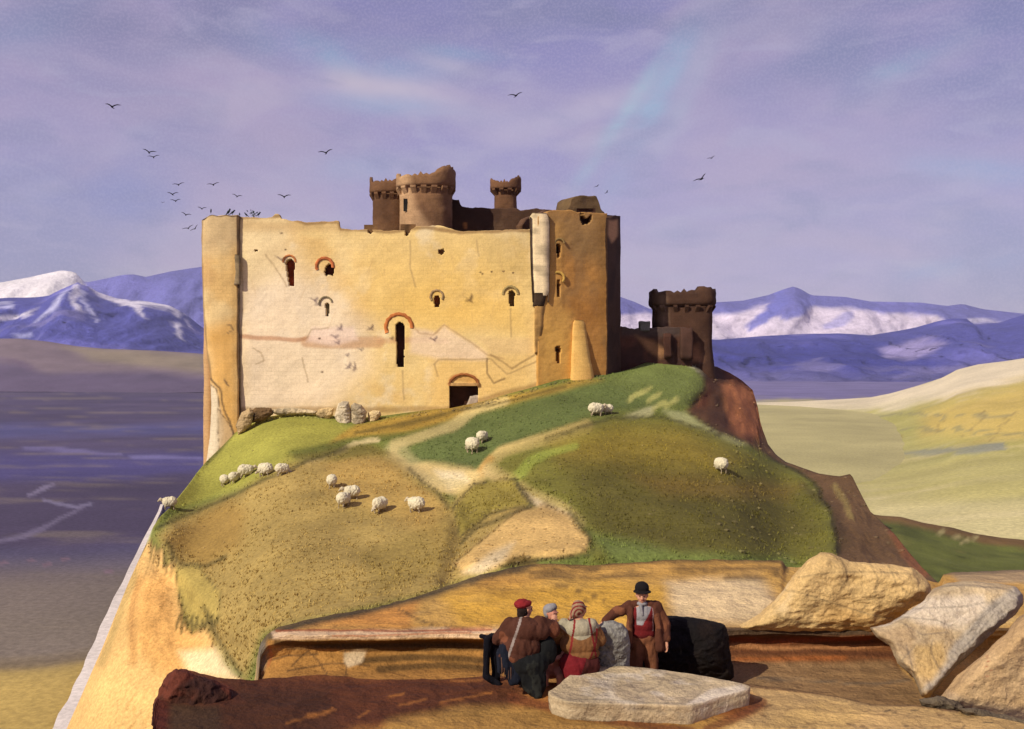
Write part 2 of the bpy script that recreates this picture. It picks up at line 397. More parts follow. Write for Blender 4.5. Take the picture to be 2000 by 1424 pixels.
pt.poly([(1720, 682), (1830, 660), (1850, 672), (1790, 705), (1730, 698)], (150, 138, 178), 9, .9)
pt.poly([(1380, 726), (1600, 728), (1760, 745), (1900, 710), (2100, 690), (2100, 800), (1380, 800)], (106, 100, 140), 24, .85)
pt.noise((146, 136, 172), .0028, .2, .45, .4, 35)
colsheet('foothills', -1500, 3500, 7, S, tab([(0, 7400), (3000, 7400)]), tab([(0, 760), (3000, 760)]), tab([(0, 5000), (3000, 5000)]), 120, M_far, pt, 1.0, (900, 700), 50, .0024, sil=.12, ridge=210)

# plateau on the left
S = tab([(-1500, 640), (-400, 650), (0, 661), (40, 661), (100, 668), (150, 676), (200, 681), (300, 685), (395, 691), (440, 698), (600, 715), (760, 735)])
pt = Paint((132, 114, 116), .78, 6, .004)
pt.noise((126, 112, 100), .003, 0, .4, .6, 3, (.6, 2, 1))
pt.poly([(120, 678), (250, 684), (400, 694), (400, 724), (280, 716), (180, 702)], (150, 134, 104), 10, .8)
pt.poly([(-300, 700), (40, 712), (90, 726), (150, 726), (300, 728), (420, 738), (440, 800), (-300, 800)], (98, 84, 106), 9, .9)
pt.line([(-100, 698), (20, 706), (60, 718)], (112, 92, 110), 2, 4, .6)
colsheet('plateau', -1500, 760, 7, S, tab([(-1500, 4600), (0, 4300), (760, 4300)]), tab([(-1500, 762), (760, 768)]), tab([(-1500, 3750), (760, 3420)]), 26, M_plain, pt, 1.0, (500, 120), 5, .004)

# rolling sandy hills on the right
S = tab([(1250, 796), (1400, 792), (1480, 786), (1560, 784), (1640, 780), (1700, 776), (1740, 768), (1790, 754), (1840, 738), (1870, 722), (1910, 712), (1960, 706), (2000, 700), (2200, 680), (2600, 690), (3400, 720)])
pt = Paint((184, 172, 96), .86, 12, .02)
pt.noise((150, 148, 82), .006, .0, .35, .7, 46, (.3, 3, 1)).noise((214, 196, 140), .012, .1, .4, .7, 47, (.3, 3, 1))
pt.noise((176, 164, 104), .004, 0, .35, .7, 6, (.4, 2, 1))
pt.poly([(1200, 770), (1700, 770), (1800, 745), (1900, 705), (2400, 660), (2400, 700), (2000, 742), (1880, 772), (1760, 800), (1620, 808), (1480, 806), (1200, 812)], (226, 208, 170), 7, .95)
pt.poly([(1470, 810), (1620, 812), (1720, 806), (1830, 790), (1760, 830), (1900, 840), (2400, 830), (2400, 880), (1800, 872), (1600, 862), (1470, 862)], (176, 168, 90), 34, .8)
pt.poly([(1800, 806), (1880, 776), (2000, 745), (2400, 700), (2400, 860), (1980, 862), (1800, 850)], (208, 178, 90), 26, .85)
pt.line([(1720, 888), (1800, 886), (1900, 878), (1960, 874)], (136, 138, 124), 3, 6, .8)
pt.line([(1480, 816), (1600, 818), (1720, 812), (2100, 816)], (142, 136, 96), 1, 3, .6)
pt.line([(1500, 836), (1640, 842), (1780, 836), (1900, 842), (2100, 846)], (148, 140, 92), 1, 3, .7)
pt.poly([(1600, 905), (1900, 890), (2400, 900), (2400, 960), (1900, 960), (1660, 960)], (186, 174, 106), 24, .8)
pt.poly([(1680, 968), (1900, 975), (2400, 968), (2400, 1100), (1700, 1040)], (212, 196, 138), 26, .8)
for (x, y) in ((1690, 842), (1760, 850), (1850, 812), (1905, 826), (1930, 800), (1960, 826), (1980, 806)):
    pt.line([(x, y), (x-22, y+26)], (140, 118, 70), .6, 2, .5)
colsheet('hills', 1250, 3400, 6, S, tab([(1250, 2700), (1700, 2600), (2000, 2350), (3400, 2300)]), tab([(1250, 1150), (3400, 1150)]), tab([(1250, 505), (3400, 505)]), 110, M_plain, pt, 2.6, (400, 110), 3.0, .006)
# nearer green spur
S = tab([(1560, 1000), (1660, 1000), (1700, 1003), (1760, 1010), (1800, 1022), (1850, 1030), (1900, 1044), (1950, 1052), (2000, 1056), (2200, 1080), (2600, 1100)])
pt = Paint((112, 116, 52), .75, 5, .2)
pt.noise((92, 96, 44), .08, 0, .35, .8, 5).noise((146, 136, 70), .12, .15, .45, .6, 15)
pt.line([(1700, 1004), (1760, 1012), (1840, 1030), (1920, 1050), (2060, 1066)], (132, 96, 60), 6, 9, .85)
for (x, y) in ((1870, 1050), (1885, 1058), (1902, 1052), (1840, 1040)): pt.line([(x-4, y), (x+4, y-3)], (186, 170, 110), 2.5, 3, .8)
colsheet('spur', 1560, 2600, 6, S, tab([(1560, 175), (2600, 190)]), tab([(1560, 1330), (2600, 1330)]), tab([(1560, 70), (2600, 70)]), 60, M_hill, pt, 1.6, (60, 90), 1.2, .06, skirt=-123)

# ------------------------------------------------------------------ castle hill
S_h = tab([(60, 1580), (100, 1500), (130, 1424), (165, 1345), (200, 1265), (228, 1195), (252, 1135), (272, 1092), (286, 1062), (298, 1030), (312, 1008), (330, 992), (350, 968), (368, 945), (385, 922), (402, 902), (430, 876),
           (470, 834), (520, 815), (570, 806), (640, 812), (700, 818), (760, 812), (830, 802), (880, 797), (935, 786), (980, 773), (1040, 757), (1090, 742), (1140, 736), (1190, 730), (1225, 722),
           (1260, 708), (1310, 696), (1340, 702), (1372, 712), (1400, 716), (1425, 728), (1448, 742), (1470, 762), (1480, 795), (1486, 830), (1500, 868), (1516, 888), (1534, 902), (1560, 912), (1600, 925), (1640, 930), (1662, 926),
           (1678, 958), (1700, 1000), (1722, 1020), (1752, 1048), (1775, 1078), (1800, 1108), (1830, 1136), (1860, 1170), (1900, 1230), (1960, 1320)])
Dc_h = tab([(60, 72), (130, 75), (200, 78), (280, 84), (330, 94), (385, 108), (402, 113), (450, 117.2), (470, 117.8), (1060, 117.8), (1190, 121.3), (1230, 125), (1300, 131), (1400, 131), (1480, 127), (1510, 119), (1560, 110), (1640, 97), (1700, 85), (1760, 74), (1830, 60), (1960, 44)])
Vb_h = tab([(60, 1700), (130, 1560), (300, 1500), (1960, 1480)])
Db_h = tab([(60, 66), (130, 66), (300, 66), (400, 62), (480, 52), (560, 45), (700, 42), (1000, 40), (1960, 36)])
GREEN = (116, 124, 52); OLIVE = (164, 138, 76)
mound = [(960, 905), (1060, 860), (1140, 830), (1210, 815), (1300, 812), (1380, 842), (1450, 872), (1540, 905), (1590, 945), (1625, 1000), (1640, 1090), (1540, 1110), (1300, 1092), (1160, 1100), (1150, 1050), (1100, 990), (1010, 950)]
crag = [(1340, 800), (1372, 762), (1378, 730), (1400, 690), (1480, 740), (1520, 870), (1540, 905), (1450, 862), (1390, 832)]
def dmod_h(U, V):
    def soft(pts, s):
        d, i = sdist(U, V, pts); return sstep((np.where(i, d, -d)/s+1)/2)
    D = -3.2*soft(mound, 26)
    D += -2.5*soft([(560, 905), (700, 880), (760, 900), (870, 960), (900, 1000), (860, 1150), (520, 1260), (430, 1240), (330, 1110), (300, 1060), (330, 1020), (460, 960)], 22)
    D += 4*soft(crag, 30)
    q_ = np.stack([U/26, V/38, U*0], -1); D += (soft(crag, 10)*1.0+.8*soft([(1470, 862), (1540, 880), (1680, 905), (1900, 1190), (1960, 1330), (1640, 1200), (1622, 1000), (1560, 922)], 14)+.2*soft([(40, 1560), (280, 1040), (345, 1120), (420, 1240), (480, 1330), (500, 1600)], 16))*(2.2*np.abs(fbm(q_, 1, 4, 3))-.6*fbm(q_, 3, 3, 4))
    D += -1.6*soft([(930, 945), (1000, 930), (1035, 985), (960, 1000), (905, 1040), (880, 985)], 12)
    D += -2.0*soft([(905, 1110), (920, 1060), (1000, 1000), (1060, 985), (1150, 1045), (1140, 1085), (1040, 1092), (960, 1115)], 16)
    return D
pt = Paint((114, 120, 54), .90, 10, .12)
pt.noise((92, 104, 46), .06, -.05, .35, .7, 5, (1, .7, 1)).noise((150, 146, 66), .09, .12, .42, .6, 15)
DK = (66, 58, 36)
# bright turf under the left wall
pt.poly([(300, 1030), (330, 985), (400, 900), (470, 830), (560, 800), (700, 830), (820, 836), (720, 862), (600, 890), (540, 935), (430, 965), (380, 990), (330, 1015)], (158, 152, 66), 10, .95)
pt.poly([(320, 1000), (420, 972), (520, 945), (580, 920), (600, 900), (560, 940), (450, 975), (350, 1010), (310, 1030)], (100, 108, 50), 8, .9)
pt.poly([(700, 826), (830, 804), (1000, 768), (1140, 738), (1180, 740), (1000, 790), (880, 822), (760, 850), (640, 870)], (178, 138, 58), 7, .8)
pt.poly([(560, 880), (680, 858), (800, 838), (900, 818), (980, 795), (940, 822), (820, 850), (700, 876), (590, 905)], (92, 96, 44), 6, .8)
# dark turf slope under the corner tower
pt.poly([(790, 880), (860, 830), (960, 800), (1100, 760), (1280, 716), (1360, 720), (1330, 780), (1200, 810), (1080, 850), (980, 880), (930, 920), (850, 925), (810, 905)], (96, 106, 56), 16, .9)
pt.poly([(1180, 738), (1310, 696), (1372, 716), (1384, 760), (1330, 790), (1250, 780)], (120, 128, 66), 14, .7)
pt.line([(740, 862), (700, 872), (655, 890), (620, 902), (600, 908)], (206, 186, 132), 2.5, 5, .9)
pt.poly([(752, 872), (790, 858), (800, 880), (826, 908), (770, 912), (748, 892)], (158, 150, 96), 7, .9)
pt.line([(1330, 700), (1352, 712), (1376, 732)], (196, 190, 150), 3, 5, .7)
pt.line([(1375, 720), (1386, 745), (1382, 770)], (170, 172, 146), 3, 4, .8)
pt.poly([(1222, 812), (1262, 796), (1290, 790), (1280, 808), (1240, 818)], (204, 196, 142), 5, .8)
pt.poly([(1300, 800), (1340, 806), (1385, 832), (1420, 850), (1460, 862), (1440, 872), (1370, 842), (1320, 822)], (192, 190, 128), 6, .85)
for (x, y) in ((1255, 702+60), (1275, 775), (1290, 790), (1236, 772), (1310, 785)): pt.line([(x-7, y+6), (x+7, y-5)], (186, 178, 100), 3, 5, .7)
# path winding up to the gate
pt.line([(905, 985), (925, 950), (950, 915), (985, 882), (1030, 868), (1080, 852), (1150, 832)], (196, 170, 104), 9, 9, .95)
pt.line([(940, 925), (960, 898)], (208, 150, 72), 6, 6, .6)
pt.poly([(775, 908), (830, 902), (920, 912), (950, 925), (895, 968), (862, 965), (800, 920)], (226, 196, 126), 8, .95)
pt.poly([(850, 915), (905, 920), (920, 940), (880, 955)], (240, 220, 172), 8, .8)
pt.line([(960, 918), (1000, 940), (1040, 966), (1090, 990), (1130, 1020)], (206, 178, 116), 10, 10, .95)
pt.line([(1010, 955), (1060, 990), (1110, 1010)], (216, 192, 152), 4, 7, .8)
pt.line([(985, 782), (930, 800), (880, 830), (820, 850), (770, 868), (770, 890), (800, 915), (860, 940), (905, 945)], (198, 176, 116), 5, 9, .7)
# mound, olive and rust tones in the turf
pt.poly(mound, (112, 106, 44), 26, .95)
pt.poly([(1080, 860), (1200, 830), (1340, 840), (1450, 900), (1400, 930), (1200, 920), (1100, 900)], (146, 124, 48), 34, .8)
pt.poly([(1100, 900), (1300, 905), (1560, 960), (1600, 1040), (1500, 1080), (1250, 1080), (1160, 1030)], (86, 76, 34), 46, .7)
pt.poly([(1230, 930), (1330, 925), (1560, 950), (1540, 975), (1300, 965)], (126, 100, 46), 20, .6)
pt.poly([(1150, 1040), (1240, 1050), (1330, 1078), (1540, 1090), (1560, 1110), (1200, 1104)], (110, 122, 60), 16, .8)
pt.line([(1000, 935), (1040, 900), (1075, 885), (1130, 868)], (150, 160, 66), 4, 9, .6)
# tan grazed slope in front
tan = [(305, 1050), (340, 1015), (460, 965), (560, 905), (620, 895), (740, 885), (780, 905), (880, 985), (930, 945), (1000, 932), (1036, 985), (1000, 1060), (985, 1112), (820, 1165), (600, 1215), (515, 1240), (480, 1330), (400, 1250), (370, 1200), (330, 1120)]
pt.poly(tan, OLIVE, 16, 1)
pt.poly([(640, 900), (760, 895), (870, 985), (860, 1060), (760, 1000), (640, 960)], (184, 148, 78), 24, .7)
pt.poly([(320, 1060), (440, 980), (480, 1000), (470, 1060), (400, 1110), (340, 1080)], (150, 118, 58), 20, .8)
pt.poly([(700, 1080), (880, 1000), (900, 1050), (870, 1120), (740, 1150)], (140, 118, 58), 20, .6)
pt.poly([(560, 890), (730, 870), (760, 885), (660, 905)], (116, 104, 48), 8, .8)
pt.poly([(930, 945), (1000, 932), (1034, 985), (960, 1000), (900, 1046), (886, 990)], (138, 122, 54), 8, .95, DK, 2.5)
pt.poly([(905, 1118), (890, 1100), (960, 1040), (1005, 1000), (1062, 985), (1110, 1008), (1150, 1050), (1145, 1075), (1090, 1092), (1010, 1090), (970, 1112)], (204, 166, 100), 8, 1, (96, 76, 42), 2.5)
pt.poly([(905, 1118), (960, 1080), (1010, 1060), (985, 1095), (940, 1122)], (204, 182, 140), 9, .85)
pt.poly([(984, 1110), (996, 1090), (1030, 1084), (1056, 1098), (1040, 1112)], (112, 88, 46), 5, .9)
# golden cliff, ragged turf lip
cliff = [(40, 1700), (40, 1560), (130, 1400), (250, 1130), (290, 1055), (300, 1078), (312, 1072), (318, 1110), (336, 1098), (345, 1140), (352, 1170), (358, 1205), (376, 1236), (400, 1222), (412, 1246), (424, 1290), (446, 1316), (474, 1332), (480, 1370), (500, 1560), (500, 1700)]
pt.poly(cliff, (220, 176, 106), 4, 1, (92, 74, 40), 3.0)
pt.noise((230, 196, 136), .1, .1, .5, .0, 19)
pt.poly([(270, 1130), (330, 1120), (350, 1200), (400, 1250), (440, 1320), (330, 1330), (260, 1260)], (220, 160, 84), 24, .7)
pt.poly([(352, 1270), (420, 1270), (460, 1330), (370, 1320)], (236, 212, 160), 14, .8)
pt.line([(268, 1135), (262, 1180), (258, 1240), (262, 1290)], (176, 124, 66), 2, 9, .6)
pt.line([(262, 1120), (240, 1190), (215, 1260), (200, 1300)], (168, 142, 84), 3, 9, .6)
pt.poly([(340, 1110), (380, 1100), (430, 1150), (425, 1215), (375, 1215), (356, 1180)], (176, 152, 78), 8, .9, (98, 84, 46), 3)
pt.line([(286, 1060), (300, 1020), (316, 1000)], (200, 196, 150), 1.5, 3, .7)
for k_ in range(9):
    x_ = 352+k_*9; pt.line([(x_, 1196+(k_ % 3)*5), (x_-3, 1222+(k_ % 2)*9)], (96, 84, 44), 1.4, 2.5, .8)
for k_ in range(6):
    x_ = 292+k_*8; pt.line([(x_, 1062+k_*4), (x_-2, 1092+k_*7)], (100, 84, 48), 1.2, 2.5, .7)
# crag under the ruined tower and broken flank, dark brown rock painted for its shade side
pt.poly(crag, (108, 66, 42), 9, 1, (60, 42, 30), 3)
pt.poly([(1345, 700), (1410, 700), (1425, 760), (1425, 830), (1400, 850), (1375, 800), (1385, 760)], (70, 48, 36), 9, .85)
pt.noise((0, 0, 0), 1, 9, 10, 0)
pt.poly([(1412, 752), (1452, 750), (1476, 780), (1484, 850), (1440, 850), (1420, 800)], (168, 106, 66), 9, .85)
pt.poly([(1345, 800), (1372, 790), (1400, 830), (1430, 850), (1450, 862), (1390, 836)], (84, 58, 38), 6, .8)
flank = [(1470, 862), (1500, 850), (1540, 890), (1600, 915), (1680, 915), (1720, 1010), (1780, 1070), (1880, 1170), (1960, 1330), (1640, 1200), (1636, 1090), (1622, 1000), (1596, 950), (1560, 922), (1520, 900)]
pt.poly(flank, (104, 78, 52), 8, 1, (70, 52, 34), 3)
pt.poly([(1560, 945), (1600, 960), (1640, 1010), (1660, 1060), (1640, 1085), (1620, 1000)], (74, 58, 38), 14, .7)
pt.line([(1630, 945), (1650, 975), (1662, 1010)], (152, 132, 76), 3, 6, .6)
pt.line([(1740, 1030), (1770, 1080), (1810, 1120)], (132, 78, 50), 5, 10, .6)
for L_ in ([(308, 1032), (380, 1002), (460, 966), (540, 930), (600, 902), (680, 878)], [(400, 908), (440, 872), (470, 838), (510, 818)], [(800, 912), (850, 955), (876, 990)], [(1002, 934), (1040, 985), (1000, 1002), (930, 1030), (900, 1060)],
           [(1150, 1084), (1060, 1094), (980, 1110)], [(1070, 855), (1140, 832), (1200, 816), (1290, 812), (1340, 826), (1400, 850)], [(1110, 1000), (1150, 1040), (1158, 1075)], [(700, 845), (830, 818), (960, 790), (1100, 752)],
           [(1500, 892), (1560, 922), (1600, 955), (1622, 1000), (1636, 1080)], [(320, 1060), (345, 1100), (400, 1105), (440, 1085)], [(400, 1180), (425, 1250), (470, 1320)]):
    pt.line(L_, (60, 56, 32), 1.2, 5, .62)
HILL_PT = pt
hill_obj = colsheet('hill', 60, 1960, 5, S_h, Dc_h, Vb_h, Db_h, 150, M_hill, pt, 1.8, (34, 60), .55, .14, dmod_h, skirt=-124, sil=.25, sm=22)

# ------------------------------------------------------------------ stone materials
M_wall = mat('lime_wall', None, .92, .10, .22, .4, 2.6, .16, 5, .06, course=.45)
M_stone = mat('rough_stone', None, .92, .22, .7, .7, 3.0, .26, 9, .08, course=.5)
M_rock = mat('ledge_rock', None, .9, .24, .9, .9, 5, .32, 22, .09, vor=2.2)
M_dark = mat('dark_niche', (52, 34, 24), .95, .3, 1.0, .3, 4, .2)
M_brick = mat('brick_arch', None, .9, .25, 1.5, .6, 5, .25, 12, .05)

# ------------------------------------------------------------------ castle
castle = empty('castle', tuple(px(800, 805, 119)), 'large ruined golden stone castle standing on the green hill crest', 'castle')

def wallgrid(name, a, b, top, bot, m, paint, parent, thick=1.4, holes=(), step=.13, rough=.05, out=.0):
    """ruined wall between plan points a and b (u, D); top / bottom are photograph rows along it"""
    A = np.array([(a[0]-1000)/F*a[1], a[1]]); B = np.array([(b[0]-1000)/F*b[1], b[1]])
    L = np.linalg.norm(B-A); n = max(int(L/step), 2); t = np.linspace(0, 1, n+1)
    XY = A[None]+(B-A)[None]*t[:, None]
    nx, ny = (B-A)[1]/L, -(B-A)[0]/L
    if ny > 0: nx, ny = -nx, -ny
    u = 1000+XY[:, 0]/XY[:, 1]*F
    zt = -(np.interp(u, [p[0] for p in top], [p[1] for p in top])-HZ)/F*XY[:, 1]
    zt = zt+fbm(np.stack([XY[:, 0], XY[:, 1], XY[:, 0]*0], -1), 1.3, 4, 31)*.16
    zb = -(np.interp(u, [p[0] for p in bot], [p[1] for p in bot])-HZ)/F*XY[:, 1] if not np.isscalar(bot) else np.full_like(zt, bot)
    nr = max(int((zt.max()-zb.min())/step), 2)
    s = np.linspace(0, 1, nr+1)[:, None]
    Z = zb[None]+(zt-zb)[None]*s
    X = np.repeat(XY[None, :, 0], nr+1, 0); Y = np.repeat(XY[None, :, 1], nr+1, 0)
    P = np.stack([X, Y, Z], -1)
    d = fbm(P, .35, 3, 41)*rough*2.2+fbm(P*np.array((1, 1, 1.6)), 1.8, 3, 43)*rough*.5+out
    P[..., 0] += nx*d; P[..., 1] += ny*d
    faces = gridfaces(nr+1, n+1)
    if holes:
        Pf = P.reshape(-1, 3); U, V = proj(Pf)
        U = U+.9*fbm(Pf, 2.2, 2, 71); V = V+.9*fbm(Pf, 2.2, 2, 72)
        keep = np.ones(len(Pf), bool)
        for h in holes:
            _, ins = sdist(U, V, h); keep &= ~ins
        faces = [f for f in faces if keep[f[0]] or keep[f[1]] or keep[f[2]] or keep[f[3]]]
    o = mk(name, P.reshape(-1, 3), faces, m, parent, paint)
    md = o.modifiers.new('thickness', 'SOLIDIFY'); md.thickness = thick; md.offset = -1; md.use_even_offset = False
    # the wall's outside must face the camera so that it thickens away from it
    me = o.data
    if me.polygons[0].normal.dot(Vector((nx, ny, 0))) < 0: me.flip_normals()
    return o

def arch_px(x0, x1, ytop, ybot, taper=0, lean=0, n=8):
    cx = (x0+x1)/2; r = (x1-x0)/2; pts = []
    for i in range(n+1):
        a = math.pi*i/n; pts.append((cx-r*math.cos(a), ytop+r-r*math.sin(a)*1.0))
    pts.append((x1-taper+lean, ybot)); pts.append((x0+taper+lean, ybot)); return pts

WIN = [  # hole outline, hood (cx, cy, r_out, r_in, a0, a1) , hood colour, niche colour
    dict(h=arch_px(556, 577, 504, 560, 4.5, 3), hood=(565, 511, 14, 10, -5, 185), hc=(206, 128, 70), nc=(150, 66, 34)),
    dict(h=[(634, 522), (640, 514), (650, 514), (655, 524), (651, 542), (643, 538), (636, 543), (632, 532)], hood=(634, 520, 19, 13, -10, 205), hc=(198, 112, 62), nc=(86, 44, 30)),
    dict(h=arch_px(633, 645, 590, 618, 2.5, 1), hood=(636, 592, 14, 10.5, 10, 200), hc=(150, 132, 96), nc=(206, 192, 150)),
    dict(h=arch_px(846, 861, 576, 601, 2, 0), hood=(853, 579, 14.5, 10, -30, 215), hc=(170, 138, 92), nc=(150, 84, 46)),
    dict(h=arch_px(771, 792, 628, 718, 2.5, 1), hood=(779, 639, 29, 22, -5, 205), hc=(206, 122, 62), nc=(62, 34, 26)),
    dict(h=arch_px(992, 1007, 566, 599, 2, 0), hood=(997, 574, 17, 12, -3, 185), hc=(176, 150, 92), nc=(150, 122, 74)),
]
WINT = [
    dict(h=arch_px(1085, 1097, 474, 504, 1.5), hood=(1093, 475, 11, 7, 0, 190), hc=(140, 112, 66), nc=(66, 52, 34)),
    dict(h=arch_px(1086, 1096, 545, 582, 1), hood=(1090, 543, 14, 9, -40, 215), hc=(204, 160, 76), nc=(66, 46, 30)),
    dict(h=arch_px(1084, 1097, 674, 711, 2.5), hood=None, hc=None, nc=(112, 74, 44)),
]
DOOR = [(877, 810), (877, 752), (883, 748), (930, 750), (935, 756), (935, 810)]
dots = [(938, 533), (961, 530), (985, 530), (1004, 533), (942, 536), (558, 487), (550, 455), (628, 726), (624, 661)]
holes = [w['h'] for w in WIN]+[DOOR]+[[(855, 487), (866, 484), (871, 491), (864, 500), (854, 497)], [(496, 486), (503, 486), (505, 491), (500, 494), (495, 491)],
         [(718, 446), (729, 446), (730, 455), (724, 459), (718, 456)], [(790, 448), (806, 442), (802, 455), (794, 464), (790, 460)]]

pt = Paint((232, 198, 126), .93, 3, .5)
pt.noise((234, 206, 146), .10, -.2, .3, .75, 2).noise((220, 172, 98), .16, .08, .42, .4, 12).noise((236, 218, 178), .4, .15, .5, .5, 22)
pt.poly([(462, 560), (560, 520), (640, 560), (720, 640), (720, 720), (640, 800), (462, 830)], (238, 214, 176), 40, .85)
pt.poly([(462, 430), (560, 440), (600, 520), (462, 560)], (234, 208, 156), 36, .6)
pt.poly([(700, 500), (1040, 480), (1040, 660), (800, 640), (690, 560)], (232, 190, 102), 50, .7)
pt.poly([(880, 545), (1040, 600), (1040, 660), (900, 640), (700, 600)], (232, 186, 92), 26, .35)
pt.poly([(840, 690), (1045, 680), (1045, 780), (840, 800)], (230, 184, 100), 26, .6)
pt.poly([(470, 427), (660, 438), (700, 452), (470, 452)], (196, 160, 104), 9, .6)
pt.poly([(930, 460), (1030, 455), (1030, 540), (960, 530)], (204, 172, 104), 16, .6)
# string course and pink plaster scar
pt.line([(468, 657), (540, 661), (620, 664)], (186, 132, 92), 2.2, 4, .75)
pt.line([(600, 668), (690, 670), (740, 668)], (190, 140, 96), 8, 7, .65)
pt.line([(740, 666), (800, 664), (870, 668)], (206, 158, 110), 3, 5, .6)
pt.poly([(610, 640), (690, 640), (700, 665), (650, 675), (600, 668)], (238, 208, 180), 6, .8)
pt.poly([(805, 640), (850, 650), (868, 636), (895, 655), (950, 690), (950, 702), (850, 700), (800, 690)], (236, 206, 168), 7, .75)
pt.line([(804, 628), (820, 652), (845, 656), (868, 634), (900, 656), (950, 692), (985, 700)], (160, 118, 78), .6, 2.2, .45)
pt.line([(855, 735), (848, 712), (856, 702), (950, 700), (958, 700), (990, 732), (1050, 705)], (150, 118, 78), .6, 2.2, .5)
pt.line([(950, 700), (952, 730), (965, 750), (985, 740)], (128, 100, 64), .8, 2.2, .7)
pt.line([(958, 692), (980, 705), (1000, 720), (1030, 700), (1050, 690)], (140, 108, 68), .8, 2.4, .55)
pt.poly([(930, 660), (1040, 660), (1040, 690), (960, 690)], (214, 178, 120), 7, .6)
pt.poly([(875, 745), (882, 735), (905, 729), (930, 736), (938, 750)], (190, 136, 66), 3, .6)
for L_ in ([(470, 470), (474, 600), (470, 700)], [(520, 498), (560, 560)], [(800, 470), (801, 520), (812, 560)], [(495, 680), (510, 690), (515, 705), (500, 712)], [(600, 662), (608, 645), (640, 640)], [(786, 724), (788, 780)], [(998, 604), (998, 656)], [(930, 470), (935, 500)], [(590, 700), (600, 745)]):
    pt.line(L_, (150, 122, 84), .4, 2.2, .5)
for x, y in dots: pt.line([(x-1, y), (x+1, y)], (90, 62, 40), .8, 1.5, .9)
for k_ in range(90):
    x_, y_ = random.uniform(475, 1035), random.uniform(470, 790)
    pt.line([(x_, y_), (x_+random.uniform(-1, 2), y_+random.uniform(0, 1.5))], (170, 130, 86), .2, 1.4, random.uniform(.1, .4))
for k_ in range(26):      # worn streaks below the wall top and pock marks
    x_ = random.uniform(480, 1030); y_ = random.uniform(455, 640)
    pt.line([(x_, y_), (x_+random.uniform(-14, 14), y_+random.uniform(10, 40))], (188, 150, 100), .2, 1.8, .2)
pt.line([(462, 425), (545, 420), (600, 436), (662, 434), (666, 447), (760, 452), (830, 443), (900, 453), (1034, 449)], (150, 114, 70), 1.5, 5, .8)
pt.line([(470, 800), (660, 800), (870, 800), (940, 782), (1050, 752)], (150, 112, 62), 2, 7, .6)
top_f = [(462, 424), (480, 424), (530, 425), (538, 418), (545, 419), (549, 428), (600, 434), (662, 432), (664, 445), (690, 449), (718, 447), (760, 451), (800, 449), (812, 443), (860, 441), (880, 446), (900, 452), (960, 450), (1034, 447), (1052, 440)]
bot_f = -13.0
wallgrid('front_wall', (464, 118.0), (1052, 118.0), top_f, bot_f, M_wall, pt, castle, .75, holes, step=.11)

def hood(parent, cx, cy, ro, ri, a0, a1, D, m, col, proud=.09, name='arch', squash=1.0):
    """moulded arch ring standing proud of the wall"""
    n = 18; vs = []
    for i in range(n+1):
        a = math.radians(a0+(a1-a0)*i/n)
        for (r, d) in ((ri, D+.1), (ri, D-proud*.7), ((ri+ro)/2, D-proud), (ro, D-proud*.6), (ro, D+.1)):
            w = 1+.03*math.sin(i*2.7+r)
            vs.append(px(cx+r*w*math.cos(a), cy-r*w*math.sin(a)*squash, d))
    fs = gridfaces(n+1, 5); fs += [(0, 1, 2, 3, 4), tuple(n*5+k for k in (4, 3, 2, 1, 0))]
    return mk(name, vs, fs, m, parent, Paint(col, .85, 0).noise(tuple(int(c*.72) for c in col), 2.5, -.1, .3, .6))
def niche(parent, hole, D, depth, col, name='window'):
    """back of a window: a slab set behind the opening"""
    xs = [p[0] for p in hole]; ys = [p[1] for p in hole]
    x0, x1, y0, y1 = min(xs)-5, max(xs)+5, min(ys)-5, max(ys)+5
    vs = []; nu, nv = 6, 10
    for j in range(nv+1):
        for i in range(nu+1):
            u = x0+(x1-x0)*i/nu; v = y0+(y1-y0)*j/nv
            e = 1 if 0 < i < nu and 0 < j < nv else 0
            vs.append(px(u, v, D+depth*e+(0 if e else -0.0)))
    return mk(name, vs, gridfaces(nv+1, nu+1), M_brick, parent, Paint(col, .8, 0).noise(tuple(int(c*.6) for c in col), 1.6, -.1, .3, .7))
for w in WIN:
    o = niche(castle, w['h'], 118.8, .15, w['nc'])
    hood(o, *w['hood'], 117.98, M_brick, w['hc'])
for (x, y, r) in ((862, 492, 10), (500, 490, 6), (724, 452, 8), (797, 453, 10)):
    niche(castle, [(x-r, y-r), (x+r, y+r)], 118.72, .06, (128, 94, 58), 'recess')
